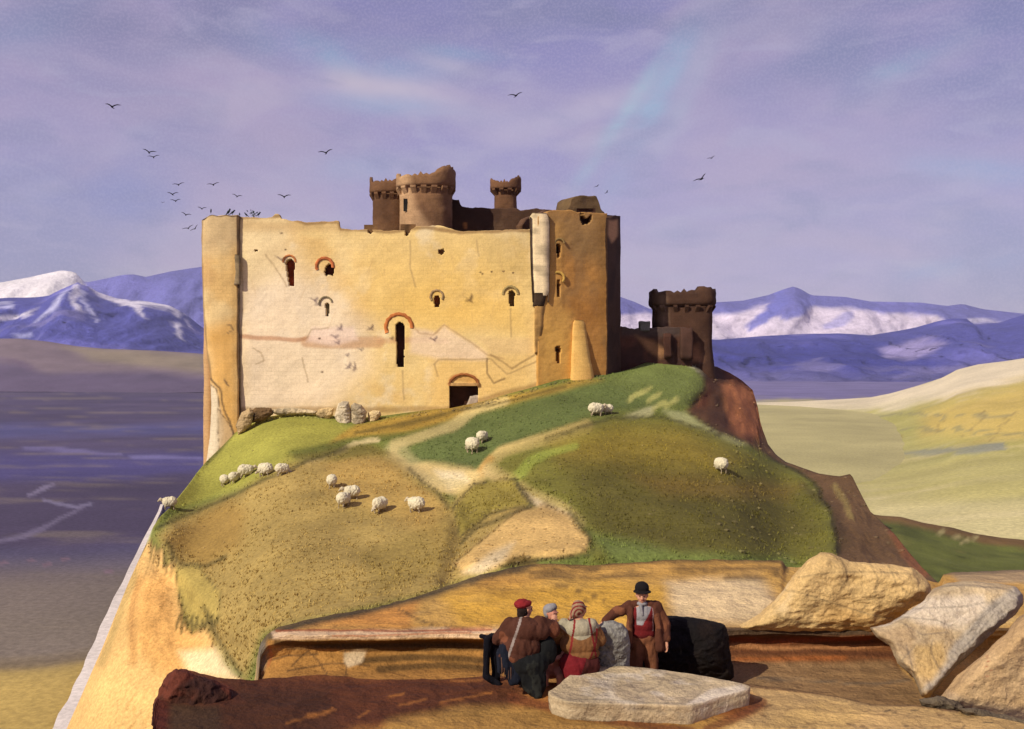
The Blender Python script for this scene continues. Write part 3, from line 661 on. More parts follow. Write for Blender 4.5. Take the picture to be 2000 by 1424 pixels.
# pale sill and jamb stones inside the tall windows
def stone_box(name, u0, u1, v0, v1, D0, D1, col, parent, m=None, rough=.03, n=5, lean=0, k=.85):
    """weathered squared stone between photograph columns u0..u1, rows v0..v1, front depth D0 to back D1"""
    a = px(u0, v0, D0); b = px(u1, v1, D0)
    bm = bmesh.new(); bmesh.ops.create_cube(bm, size=1); bmesh.ops.subdivide_edges(bm, edges=bm.edges[:], cuts=n, use_grid_fill=True)
    V = np.array([v.co[:] for v in bm.verts]); Fc = [[v.index for v in f.verts] for f in bm.faces]; bm.free()
    c = np.array([(a[0]+b[0])/2, (D0+D1)/2, (a[2]+b[2])/2]); s = np.array([abs(b[0]-a[0]), D1-D0, abs(a[2]-b[2])])
    q = np.sign(V)*np.abs(V*2)**1.0/2
    rr = np.linalg.norm(V*2, axis=1)[:, None]; q = q*(1-.035*np.clip(rr-1.2, 0, 1))
    P = c+q*s; P[:, 0] += lean*(P[:, 2]-c[2])
    sc = 3/max(s.min(), .05)**.5
    P = P+np.stack([fbm(P, sc*.3, 3, 1), fbm(P, sc*.3, 3, 2), fbm(P, sc*.3, 3, 3)], -1)*rough
    return mk(name, P, Fc, m or M_stone, parent, Paint(col, k, 0).noise(tuple(int(x*.78) for x in col), 1.2/max(s.max(), .3), -.1, .35, .7))
# gate: dark opening, brick arch, pale fallen block
g = niche(castle, [(870, 742), (940, 742), (940, 815), (870, 815)], 119.2, .4, (84, 52, 32), 'gateway')
hood(g, 906, 752, 31, 25, -4, 184, 117.98, M_brick, (160, 98, 52), .2, squash=.75)
stone_box('lintel', 876, 937, 748, 754, 117.8, 118.8, (196, 152, 92), g, M_brick, .05)
stone_box('doorstone', 912, 934, 772, 806, 118.1, 118.9, (226, 200, 168), g, M_stone, .2, lean=.3)

# left buttress: lit wall, cracked joint beside it, battered foot
pt = Paint((224, 182, 112), .82, 4, .4)
pt.noise((232, 204, 146), .2, -.1, .35, .6, 3).noise((200, 158, 100), .5, .1, .5, .6, 13)
pt.poly([(390, 410), (470, 410), (470, 480), (390, 500)], (206, 176, 126), 20, .7)
pt.poly([(400, 640), (460, 620), (466, 860), (420, 860), (410, 720)], (222, 166, 82), 18, .75)
pt.poly([(405, 745), (422, 760), (436, 850), (420, 910), (395, 910)], (226, 206, 166), 6, .95, (84, 66, 48), 2)
pt.poly([(424, 800), (452, 840), (460, 860), (430, 900), (425, 850)], (202, 170, 122), 5, .8, (96, 76, 52), 1.6)
pt.line([(412, 740), (430, 760), (436, 800), (452, 840), (462, 862)], (88, 72, 52), .8, 2.5, .8)
pt.line([(443, 636), (450, 634), (455, 645), (444, 652)], (120, 96, 68), .6, 2, .7)
pt.line([(438, 742), (446, 755)], (100, 80, 60), .8, 2, .8)
pt.line([(394, 425), (396, 560), (402, 680), (413, 740)], (120, 92, 64), .6, 3, .6)
def buttress():
    prof = [(418, 395, 466), (430, 394, 466), (520, 395, 467), (600, 397, 467), (660, 401, 466), (700, 406, 466), (740, 411, 466), (790, 413, 467), (830, 412, 468), (860, 409, 466), (905, 403, 460), (960, 398, 470)]
    rows = []; vs = np.linspace(421, 960, 170)
    plan = [(0, 4.0), (0, 2.4), (.0, 1.0), (.06, .35), (.2, .05), (.5, -.15), (.8, -.12), (.94, .0), (1, .2), (1, 1.4), (1, 3.0), (.5, 4.0)]
    sb = []
    for i in range(len(plan)):
        a = plan[i]; b = plan[(i+1) % len(plan)]
        k = 5
        for q in range(k): sb.append((a[0]+(b[0]-a[0])*q/k, a[1]+(b[1]-a[1])*q/k))
    for v in vs:
        l = np.interp(v, [p[0] for p in prof], [p[1] for p in prof]); r = np.interp(v, [p[0] for p in prof], [p[2] for p in prof])
        bat = max(0, v-700)*.006
        for (s, d) in sb:
            vv = v
            if v < 440: vv = v+(440-v)*.45*sstep((.22-s)/.22)*1.0
            if v < 440: vv += 1.5*math.sin(s*17)*(440-v)/20
            rows.append(px(l+(r-l)*s, vv, 117.75+d-bat))
    P = np.array(rows); P += np.stack([fbm(P, .7, 4, 1), fbm(P, .7, 4, 2), P[:, 0]*0], -1)*.11
    nc = len(sb); fs = gridfaces(len(vs), nc, False, True); fs.append(tuple(range(nc)))
    return mk('buttress', P, fs, M_wall, castle, pt)
buttress()
# dark joint between the buttress and the front wall: a ragged drain chase
def strip(name, pts, D, m, col, parent, proud=.1, k=.85, slant=0):
    """ragged moulded strip; pts = (v, u0, u1)"""
    vs = np.linspace(pts[0][0], pts[-1][0], max(int(abs(pts[-1][0]-pts[0][0])/3), 6)); P = []
    for v in vs:
        l = np.interp(v, [p[0] for p in pts], [p[1] for p in pts]); r = np.interp(v, [p[0] for p in pts], [p[2] for p in pts])
        for (s, d) in ((0, .7), (0, -proud*.8), (.25, -proud), (.6, -proud), (1, -proud*.8), (1, 1.3)):
            P.append(px(l+(r-l)*s, v, D+d+slant*s))
    P = np.array(P); P[:, :2] += np.stack([fbm(P, 1.4, 3, 1), fbm(P, 1.4, 3, 2)], -1)*.05
    fs = gridfaces(len(vs), 6); fs += [tuple(range(6)), tuple((len(vs)-1)*6+i for i in range(6))]
    return mk(name, P, fs, m, parent, Paint(col, k, 0).noise(tuple(int(x*.75) for x in col), 1.2, -.1, .3, .8))
strip('joint', [(422, 462, 469), (470, 463, 468), (560, 464, 468), (640, 464, 468), (800, 465, 470), (838, 464, 470)], 117.85, M_stone, (96, 72, 48), castle, .12)
strip('drain_pipe', [(497, 459, 467), (505, 458, 470), (530, 460, 469), (556, 457, 470)], 117.6, M_stone, (150, 128, 92), castle, .35)

# pilaster of the corner tower: pale strip, broken at its foot
o = strip('pilaster', [(416, 1040, 1067), (424, 1034, 1071), (440, 1036, 1073), (500, 1038, 1072), (570, 1042, 1072), (578, 1046, 1068)], 117.55, M_wall, (244, 216, 164), castle, .04, slant=.12, k=.95)
strip('broken_foot', [(572, 1044, 1066), (585, 1042, 1066), (598, 1040, 1062)], 117.5, M_stone, (76, 58, 40), o, .15, slant=.3)
strip('lower_pilaster', [(592, 1044, 1064), (640, 1044, 1060), (690, 1044, 1054)], 117.55, M_wall, (196, 150, 84), castle, .15, slant=.3)
for (u0, u1, D) in ((1034.5, 1036.5, 117.45), (1071.5, 1074, 117.8)):
    strip('groove', [(424, u0, u1), (500, u0+1, u1+1), (590, u0+5 if u0 < 1050 else u0-2, u1+5 if u0 < 1050 else u1-2)], D, M_stone, (104, 80, 54), castle, .15)

# corner tower: half lit wall and its shaded return
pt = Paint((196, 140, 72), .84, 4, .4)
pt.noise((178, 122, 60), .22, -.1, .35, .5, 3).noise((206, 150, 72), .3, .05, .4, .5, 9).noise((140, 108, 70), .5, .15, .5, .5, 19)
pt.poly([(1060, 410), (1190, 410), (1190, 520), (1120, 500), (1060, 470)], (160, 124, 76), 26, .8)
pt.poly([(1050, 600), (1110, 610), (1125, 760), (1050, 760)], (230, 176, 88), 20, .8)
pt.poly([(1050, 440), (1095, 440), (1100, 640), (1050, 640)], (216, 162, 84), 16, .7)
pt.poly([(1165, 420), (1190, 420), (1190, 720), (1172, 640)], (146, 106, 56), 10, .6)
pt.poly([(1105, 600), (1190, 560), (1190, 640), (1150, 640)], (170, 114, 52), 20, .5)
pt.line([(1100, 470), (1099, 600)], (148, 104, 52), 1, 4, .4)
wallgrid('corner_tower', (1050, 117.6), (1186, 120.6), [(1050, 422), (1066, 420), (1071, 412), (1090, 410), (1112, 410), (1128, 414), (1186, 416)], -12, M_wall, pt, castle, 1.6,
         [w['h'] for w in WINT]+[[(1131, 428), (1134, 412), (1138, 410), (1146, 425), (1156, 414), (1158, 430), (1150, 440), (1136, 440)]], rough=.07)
for w, D in zip(WINT, (118.4, 118.4, 118.4)):
    o = niche(castle, w['h'], D+1.3, .3, w['nc'])
    if w['hood']: hood(o, *w['hood'], D, M_brick, w['hc'])
niche(castle, [(1131, 412), (1158, 440)], 120.9, .3, (70, 44, 34), 'machicolation')
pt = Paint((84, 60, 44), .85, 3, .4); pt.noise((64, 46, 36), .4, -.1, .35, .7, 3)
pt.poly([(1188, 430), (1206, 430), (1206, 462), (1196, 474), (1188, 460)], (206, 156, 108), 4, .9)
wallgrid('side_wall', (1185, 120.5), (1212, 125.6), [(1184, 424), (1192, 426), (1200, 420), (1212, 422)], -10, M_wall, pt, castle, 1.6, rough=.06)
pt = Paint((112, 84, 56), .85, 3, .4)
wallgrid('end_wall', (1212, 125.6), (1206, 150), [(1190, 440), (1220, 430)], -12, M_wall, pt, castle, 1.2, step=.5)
wallgrid('end_wall', (398, 120), (430, 150), [(390, 426), (440, 440)], -16, M_wall, (190, 150, 100), castle, 1.2, step=.5)
# broken turret stump on the corner tower
pt = Paint((122, 96, 62), .85, 2, .5); pt.noise((92, 72, 50), .5, -.1, .35, .7, 3)
wallgrid('turret', (1108, 121.2), (1180, 123.6), [(1108, 409), (1114, 404), (1116, 390), (1124, 384), (1140, 382), (1166, 383), (1170, 394), (1174, 410), (1180, 413)], 14.5, M_stone, pt, castle, 3.2, step=.16, rough=.08)
# tapering pale buttress against the corner tower
def taper():
    pts = [(626, 1122, 1140), (632, 1118, 1143), (660, 1117, 1147), (700, 1116, 1153), (745, 1114, 1162)]
    vs = np.linspace(625, 748, 60); P = []
    for v in vs:
        l = np.interp(v, [p[0] for p in pts], [p[1] for p in pts]); r = np.interp(v, [p[0] for p in pts], [p[2] for p in pts])
        k = (v-625)/120
        for (s, d) in ((0, 1.5), (0, -.2-.9*k), (.15, -.35-1.0*k), (.5, -.4-1.0*k), (.85, -.35-.9*k), (1, -.1-.7*k), (1, 1.8)):
            P.append(px(l+(r-l)*s, v, 119.25+d+s*.5))
    P = np.array(P); P[:, :2] += np.stack([fbm(P, 1, 3, 1), fbm(P, 1, 3, 2)], -1)*.09
    fs = gridfaces(len(vs), 7)+[tuple(range(7))]
    mk('sloping_buttress', P, fs, M_wall, castle, Paint((230, 182, 100), .86, 0).noise((216, 164, 86), .8, -.1, .3, .6))
taper()

# round inner towers with broken battlements
def lathe_tower(name, u0, u1, D, zb, prof, par, m, paint, parent, seg=64, parapet=None, sq=2.0, corb=None, k=.85):
    """prof = rows (v, half width factor); parapet = dict(v_bot, flare, tops[(x -1..1, v)])"""
    cx = (u0+u1)/2; R = (u1-u0)/2/F*D; c = px(cx, HZ, D)
    def pt_(a, r, z):
        ca, sa = math.cos(a), math.sin(a)
        w = (abs(ca)**sq+abs(sa)**sq)**(-1/sq)
        return (c[0]+ca*r*w, D+R+sa*r*w, z)
    Z = lambda v: -(v-HZ)/F*D
    vs = np.linspace(par['v_bot']+2, zb, 60); P = []
    for v in vs:
        for i in range(seg):
            r = R*np.interp(v, [q[0] for q in prof], [q[1] for q in prof])
            P.append(pt_(2*math.pi*i/seg, r, Z(v)))
    P = np.array(P); P[:, :2] += np.stack([fbm(P, .8, 4, 5), fbm(P, .8, 4, 6)], -1)*.12
    body = mk(name, P, gridfaces(len(vs), seg, False, True), m, parent, paint)
    # parapet ring: outer face up, broken top, inner face down
    P = []; rows = [(0, 1.0, 0), (.0, par['flare']*.97, .10), (0, par['flare'], .22), (0, par['flare'], .45), (0, par['flare']*.99, .7), (0, par['flare']*1.0, 1.0), (0, par['flare']-.16, 1.0), (0, par['flare']-.18, .5), (0, par['flare']-.18, .0)]
    for (_, f, h) in rows:
        for i in range(seg):
            a = 2*math.pi*i/seg; ca = math.cos(a)
            vt = np.interp(ca, [t[0] for t in par['tops']], [t[1] for t in par['tops']])
            zt = Z(vt)+.22*math.sin(i*1.9)*math.sin(i*.7)+.12*math.sin(i*3.1+1); z0 = Z(par['v_bot'])
            P.append(pt_(a, R*f, z0+(zt-z0)*h))
    P = np.array(P); P[:, :2] += np.stack([fbm(P, .9, 4, 5), fbm(P, .9, 4, 6)], -1)*.12
    nr = len(rows); fs = gridfaces(nr, seg, True, True)
    pp = mk('parapet', P, fs, m, body, par.get('paint', paint))
    # corbels
    nco = par.get('corbels', 18)
    for i in range(nco):
        a = math.pi+math.pi*(i+.5)/nco
        r0 = R*.98; r1 = R*par['flare']; zc = Z(par['v_bot']); hh = par.get('ch', .55)
        P = []
        for (r, z) in ((r0, zc+.15), (r1, zc+.15), (r1, zc-.1), (r0, zc-hh)):
            for da in (-par.get('cw', .055), par.get('cw', .055)): P.append(pt_(a+da, r, z))
        mk('corbel', P, [(0, 1, 3, 2), (2, 3, 5, 4), (4, 5, 7, 6), (0, 2, 4, 6), (1, 7, 5, 3)], m, body, paint, False)
    return body
brown = (120, 84, 56)
ptb = Paint(brown, .85, 3, .4); ptb.noise((104, 72, 50), .35, -.1, .35, .7, 3).noise((160, 118, 80), .5, .1, .5, .5, 13)
pts_ = Paint((142, 104, 70), .85, 3, .4); pts_.noise((110, 78, 54), .35, -.1, .35, .7, 3)
pts_.poly([(772, 330), (800, 330), (812, 400), (830, 430), (850, 450), (772, 450)], (196, 156, 112), 10, .85)  # sunlit left side of the round tower painted lighter
o = lathe_tower('round_tower', 776, 880, 128, 470, [(370, 1.0), (470, 1.0)], dict(v_bot=364, flare=1.14, corbels=9, ch=1.0, cw=.09,
      tops=[(-1, 337), (-.9, 336), (-.82, 344), (-.3, 341), (.2, 339), (.42, 338), (.5, 327), (.62, 323), (.95, 325), (1, 328)]), M_stone, pts_, castle, sq=2.7)
nw = niche(o, arch_px(793, 803, 393, 408), 128.4, .05, (44, 40, 34), 'window')
for p_ in nw.data.vertices: pass
nw.location.y -= 0.0
ptd = Paint((118, 84, 56), .85, 3, .4); ptd.noise((92, 64, 44), .35, -.1, .35, .7, 3)
lathe_tower('round_tower', 724, 792, 133, 470, [(380, 1.0), (470, .98)], dict(v_bot=377, flare=1.18, corbels=8, ch=.9, cw=.1,
      tops=[(-1, 347), (-.86, 346), (-.74, 355), (0, 353), (.5, 350), (1, 350)]), M_stone, ptd, castle, sq=2.7)
lathe_tower('round_tower', 966, 1009, 136, 470, [(376, 1.0), (470, 1.08)], dict(v_bot=370, flare=1.42, corbels=6, ch=.8, cw=.12,
      tops=[(-1, 350), (-.72, 350), (-.6, 355), (.3, 355), (.5, 350), (.62, 346), (1, 347)]), M_stone, ptb, castle, sq=3.0)
pti = Paint((88, 62, 44), .8, 3, .4); pti.noise((66, 46, 36), .3, -.1, .35, .7, 3).noise((112, 84, 60), .5, .15, .5, .5, 13)
pti.line([(908, 436), (909, 443)], (196, 132, 72), 2, 3, .9)
wallgrid('inner_wall', (876, 134), (1110, 134), [(876, 388), (898, 391), (900, 404), (960, 407), (1010, 406), (1016, 411), (1050, 407), (1080, 411), (1110, 411)], 12, M_stone, pti, castle, 1.2, step=.2, rough=.08)
pti2 = Paint((104, 74, 50), .8, 3, .4)
wallgrid('inner_wall', (1020, 119.6), (1070, 127), [(1015, 446), (1030, 428), (1070, 412)], 12, M_stone, pti2, castle, .8, step=.2)

# ------------------------------------------------------------------ ruined tower and curtain wall on the right
rt = empty('ruined_tower', tuple(px(1340, 705, 130)), 'dark brown ruined square tower on the crag right of the castle', 'tower')
ptr = Paint((84, 58, 42), .85, 3, .4); ptr.noise((68, 48, 38), .35, -.1, .35, .8, 3).noise((118, 84, 58), .5, .12, .5, .5, 13)
ptr.poly([(1270, 570), (1300, 575), (1305, 630), (1285, 640), (1270, 600)], (138, 112, 86), 7, .75)
ptr.poly([(1300, 640), (1345, 640), (1345, 700), (1300, 690)], (104, 62, 44), 10, .7)
ptr.poly([(1335, 680), (1365, 670), (1370, 705), (1340, 705)], (176, 124, 84), 8, .6)
lathe_tower('tower_body', 1285, 1396, 129, 790, [(600, 1.0), (660, 1.0), (700, 1.04), (740, 1.12), (790, 1.25)], dict(v_bot=598, flare=1.12, corbels=9, ch=.9,
      tops=[(-1, 566), (-.9, 565), (-.78, 570), (-.3, 569), (.3, 568), (.38, 561), (.62, 560), (.75, 566), (.8, 570), (1, 572)]), M_stone, ptr, rt, sq=5)
cw = Paint((96, 62, 46), .85, 3, .4); cw.noise((66, 46, 38), .4, -.1, .35, .8, 3)
cw.poly([(1240, 655), (1275, 665), (1310, 690), (1290, 700), (1265, 685)], (176, 128, 84), 7, .75)
cw.poly([(1212, 636), (1350, 636), (1350, 656), (1212, 656)], (84, 74, 66), 8, .7)
cwall = empty('curtain_wall', tuple(px(1280, 712, 127.5)), 'low broken dark wall between castle and ruined tower', 'wall')
wallgrid('wall', (1205, 126.5), (1352, 128.2), [(1205, 636), (1214, 637), (1222, 641), (1240, 644), (1256, 640), (1268, 641), (1280, 640), (1300, 638), (1352, 641)], -9, M_stone, cw, cwall, 1.2, step=.16, rough=.1)
stone_box('merlon', 1250, 1270, 627, 645, 127, 128.2, (120, 116, 104), cwall, rough=.2)
stone_box('pier', 1330, 1354, 640, 702, 127.3, 128.6, (84, 58, 46), cwall, rough=.2)
stone_box('pier', 1297, 1312, 652, 700, 127.0, 128.4, (90, 58, 44), cwall, rough=.2)

# ------------------------------------------------------------------ foreground rock terrace
def rowsheet(name, us, rows, m, paint, parent=None, sub=6, namp=.05, nsc=1.2, strata=0.0, end=True):
    pr = []
    for vt, dt in rows:
        v = vt(us) if callable(vt) else np.full(len(us), float(vt)); d = dt(us) if callable(dt) else np.full(len(us), float(dt))
        pr.append(np.stack([(us-1000)/F*d, d, -(v-HZ)/F*d], -1))
    out = []
    for i in range(len(pr)-1):
        for k in range(sub if i > 0 else 3):
            q = k/(sub if i > 0 else 3); out.append(pr[i]*(1-q)+pr[i+1]*q)
    out.append(pr[-1]); P = np.array(out)
    P = P+np.stack([fbm(P, nsc, 5, 61), fbm(P, nsc, 5, 62), fbm(P, nsc, 5, 63)*.7], -1)*namp
    P[..., 2] += (np.abs(fbm(P*np.array((.6, 1.6, 1)), 2.2, 4, 68))-.2)*namp*.9
    if strata: 
        s_ = fbm(P*np.array((.5, .5, 9)), 1, 4, 65); P[..., 1] += s_*strata
    nr, nc = P.shape[:2]
    o = mk(name, P.reshape(-1, 3), gridfaces(nr, nc, True), m, parent, paint); return o

us = np.arange(480, 2300, 3.0)
T1 = tab([(480, 1345), (500, 1330), (504, 1290), (508, 1258), (520, 1240), (545, 1224), (600, 1212), (660, 1200), (720, 1190), (780, 1174), (860, 1150), (930, 1124), (980, 1113), (1010, 1108), (1060, 1101), (1160, 1104), (1300, 1094), (1400, 1094), (1500, 1094), (1526, 1097),
          (1534, 1108), (1556, 1110), (1600, 1106), (1700, 1110), (1800, 1128), (1834, 1138), (1842, 1122), (1880, 1117), (2000, 1112), (2300, 1105)])
F1 = tab([(480, 1350), (500, 1334), (504, 1296), (508, 1262), (522, 1243), (560, 1234), (700, 1230), (940, 1228), (1300, 1226), (1500, 1222), (1700, 1224), (2300, 1222)])
add = lambda f, k: (lambda u: f(u)+k)
und = lambda d: tab([(505, 16.72), (600, d), (2300, d)])
pt = Paint((214, 166, 86), .80, 3, 2.0)
pt.noise((196, 138, 62), .5, -.1, .35, .6, 3).noise((228, 196, 132), .7, .05, .45, .5, 13)
pt.poly([(540, 1225), (680, 1190), (820, 1170), (800, 1226)], (206, 134, 62), 14, .7)
pt.poly([(860, 1160), (1180, 1130), (1300, 1150), (1280, 1220), (900, 1225)], (222, 168, 58), 22, .75)
pt.poly([(1300, 1135), (1480, 1120), (1520, 1180), (1480, 1220), (1320, 1215)], (236, 208, 158), 18, .8)
pt.poly([(980, 1108), (1100, 1098), (1520, 1090), (1540, 1110), (1500, 1128), (1200, 1132), (1000, 1128)], (206, 156, 76), 8, .8)
for L_ in ([(980, 1116), (1100, 1118), (1300, 1108), (1520, 1112)], [(1010, 1126), (1150, 1128), (1350, 1124), (1480, 1130), (1540, 1116)], [(1060, 1138), (1120, 1150), (1180, 1172)], [(1140, 1172), (1180, 1168)],
           [(545, 1232), (600, 1216), (700, 1196), (780, 1178), (860, 1156), (940, 1132)], [(780, 1190), (820, 1210), (845, 1224)]):
    pt.line(L_, (104, 80, 46), .9, 3, .7)
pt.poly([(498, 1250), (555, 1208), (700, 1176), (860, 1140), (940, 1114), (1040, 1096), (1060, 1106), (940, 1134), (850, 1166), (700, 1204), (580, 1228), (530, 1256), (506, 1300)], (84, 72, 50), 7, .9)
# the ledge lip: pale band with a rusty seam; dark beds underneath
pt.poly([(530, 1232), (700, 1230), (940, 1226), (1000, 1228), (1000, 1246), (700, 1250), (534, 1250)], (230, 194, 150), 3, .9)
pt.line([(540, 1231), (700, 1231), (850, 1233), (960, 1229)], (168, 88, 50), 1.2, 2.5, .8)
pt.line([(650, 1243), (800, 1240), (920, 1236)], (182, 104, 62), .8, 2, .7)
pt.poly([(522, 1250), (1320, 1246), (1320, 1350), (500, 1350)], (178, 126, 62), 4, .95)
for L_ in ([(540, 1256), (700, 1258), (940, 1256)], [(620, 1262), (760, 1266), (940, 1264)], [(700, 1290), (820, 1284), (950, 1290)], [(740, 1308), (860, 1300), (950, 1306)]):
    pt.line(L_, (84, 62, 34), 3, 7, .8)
for L_ in ([(560, 1268), (640, 1264), (700, 1270)], [(520, 1290), (560, 1280), (620, 1278)], [(570, 1300), (600, 1270), (620, 1290), (640, 1320)], [(560, 1310), (650, 1296), (720, 1300)], [(674, 1272), (676, 1320)]):
    pt.line(L_, (104, 74, 44), .7, 2, .8)
pt.poly([(672, 1276), (700, 1268), (716, 1272), (706, 1294), (680, 1304), (672, 1292)], (226, 196, 150), 4, .9)
pt.line([(525, 1262), (530, 1280), (522, 1300)], (180, 104, 60), 1.4, 3, .6)
pt.poly([(500, 1260), (514, 1250), (524, 1270), (512, 1330), (498, 1340)], (122, 112, 96), 5, .7)
pt.line([(980, 1112), (1060, 1102), (1300, 1096), (1524, 1096), (1536, 1110)], (88, 72, 44), 2, 5, .8)
# right: rusty beds, with the ledge's shadow painted along their top
pt.poly([(1300, 1226), (1700, 1228), (1740, 1250), (1760, 1310), (1500, 1318), (1300, 1318)], (112, 64, 36), 6, .95)
pt.poly([(1400, 1226), (1700, 1226), (1702, 1240), (1400, 1244)], (84, 66, 46), 4, .9)  # shadow under the ledge, painted as a dark band
for L_, c_ in (([(1430, 1252), (1600, 1250), (1700, 1246)], (150, 72, 34)), ([(1430, 1262), (1560, 1268), (1720, 1262)], (178, 122, 74)), ([(1430, 1276), (1600, 1272), (1740, 1280)], (96, 56, 32)), ([(1440, 1290), (1650, 1284)], (160, 92, 44))):
    pt.line(L_, c_, 2, 5, .8)
pt.poly([(1300, 1296), (1740, 1292), (1790, 1330), (1820, 1400), (1300, 1400)], (150, 116, 76), 8, .95)
pt.line([(1480, 1326), (1600, 1330), (1700, 1336), (1780, 1330)], (112, 96, 76), 1.2, 3, .7)
pt.poly([(1840, 1112), (2400, 1100), (2400, 1140), (1880, 1140)], (184, 156, 116), 5, .9)
pt.line([(1842, 1120), (2000, 1112), (2100, 1110)], (88, 76, 62), 1.5, 4, .6)
rows = [(lambda u: T1(u)+150, 30), (add(T1, 0), tab([(480, 17.6), (520, 17.8), (700, 19), (1000, 22), (2300, 22.5)])),
        (lambda u: (T1(u)+F1(u))/2, tab([(480, 17.4), (520, 17.5), (700, 18.0), (1000, 18.9), (2300, 19.2)])),
        (F1, tab([(480, 17.2), (700, 17.0), (1000, 16.9), (2300, 16.9)])), (add(F1, 9), 16.66), (add(F1, 19), 16.66), (add(F1, 25), und(16.9)), (add(F1, 45), und(16.86)), (add(F1, 60), und(16.72)), (add(F1, 78), 16.5), (add(F1, 110), 15.6), (add(F1, 145), 14.6), (add(F1, 190), 13.8)]
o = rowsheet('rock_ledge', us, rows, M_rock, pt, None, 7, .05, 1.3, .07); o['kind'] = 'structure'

us = np.arange(296, 2300, 3.0)
B1 = tab([(296, 1445), (300, 1412), (303, 1380), (312, 1350), (326, 1324), (338, 1308), (352, 1304), (372, 1308), (400, 1316), (440, 1324), (490, 1329), (520, 1326), (620, 1318), (680, 1322), (740, 1328), (860, 1325), (960, 1318), (1060, 1330), (1200, 1335), (1400, 1335),
          (1480, 1338), (1600, 1352), (1700, 1374), (1790, 1376), (1870, 1388), (1940, 1400), (2000, 1412), (2300, 1440)])
zb_ = -4.62
def Bd(u): return -zb_*F/(B1(u)-HZ)
pt = Paint((150, 92, 44), .80, 3, 2.0)
pt.noise((120, 66, 32), .8, -.1, .3, .7, 3, (.4, 1, 1)).noise((186, 124, 58), 1.3, .1, .4, .6, 13, (.35, 1.3, 1))
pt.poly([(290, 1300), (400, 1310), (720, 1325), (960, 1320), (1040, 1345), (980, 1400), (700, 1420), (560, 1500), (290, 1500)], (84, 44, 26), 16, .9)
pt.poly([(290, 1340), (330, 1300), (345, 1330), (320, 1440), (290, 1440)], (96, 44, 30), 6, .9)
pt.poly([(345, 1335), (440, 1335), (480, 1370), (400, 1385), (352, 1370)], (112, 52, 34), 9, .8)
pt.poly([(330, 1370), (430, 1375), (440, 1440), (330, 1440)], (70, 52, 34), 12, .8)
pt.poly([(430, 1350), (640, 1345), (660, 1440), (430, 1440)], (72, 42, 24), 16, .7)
for (x0, y0, x1, y1) in ((640, 1388, 650, 1382), (600, 1396, 655, 1386), (760, 1360, 790, 1354), (700, 1400, 720, 1388), (780, 1378, 830, 1366), (560, 1412, 640, 1392), (860, 1372, 960, 1352), (880, 1330, 940, 1328), (980, 1390, 1050, 1372), (740, 1420, 860, 1396)):
    pt.line([(x0, y0), (x1, y1)], (190, 120, 54), .6, 3, .45)
pt.poly([(700, 1460), (760, 1408), (900, 1380), (1060, 1378), (1200, 1400), (1400, 1400), (1560, 1440), (1500, 1500), (700, 1500)], (192, 146, 74), 14, .85)
pt.poly([(1440, 1335), (1600, 1350), (1780, 1374), (2400, 1440), (2400, 1600), (1200, 1600), (1420, 1420), (1500, 1380)], (206, 168, 108), 12, .95)
pt.poly([(1430, 1440), (1600, 1370), (1700, 1390), (1640, 1440)], (214, 174, 104), 14, .6)
pt.line([(1000, 1362), (1100, 1390), (1250, 1415), (1350, 1430)], (128, 70, 38), 5, 9, .8)
pt.line([(1380, 1424), (1440, 1400), (1490, 1372)], (120, 68, 40), 4, 8, .7)
for k_ in range(60):
    x_, y_ = random.uniform(1440, 1960), random.uniform(1372, 1424); l_ = random.uniform(3, 22)
    pt.line([(x_, y_), (x_+l_, y_-random.uniform(-1, 3))], random.choice([(96, 82, 62), (150, 112, 70), (120, 90, 60)]), .5, 2, random.uniform(.3, .8))
pt.line([(1450, 1336), (1600, 1352), (1700, 1374), (1790, 1376), (1870, 1388)], (100, 72, 48), 1.5, 4, .8)
rows = [(lambda u: B1(u)+75, lambda u: Bd(u)+.55), (lambda u: B1(u)+22, lambda u: Bd(u)+.18), (B1, Bd)]
for q in (.06, .14, .26, .42, .62, .85, 1.25):
    rows.append((lambda u, q=q: B1(u)+(1590-B1(u))*q*.62, lambda u, q=q: -(zb_-.02*q)*F/(B1(u)+(1590-B1(u))*q*.62-HZ)))
o = rowsheet('rock_ground', us, rows, M_rock, pt, None, 7, .045, 1.4, .0); o['kind'] = 'structure'
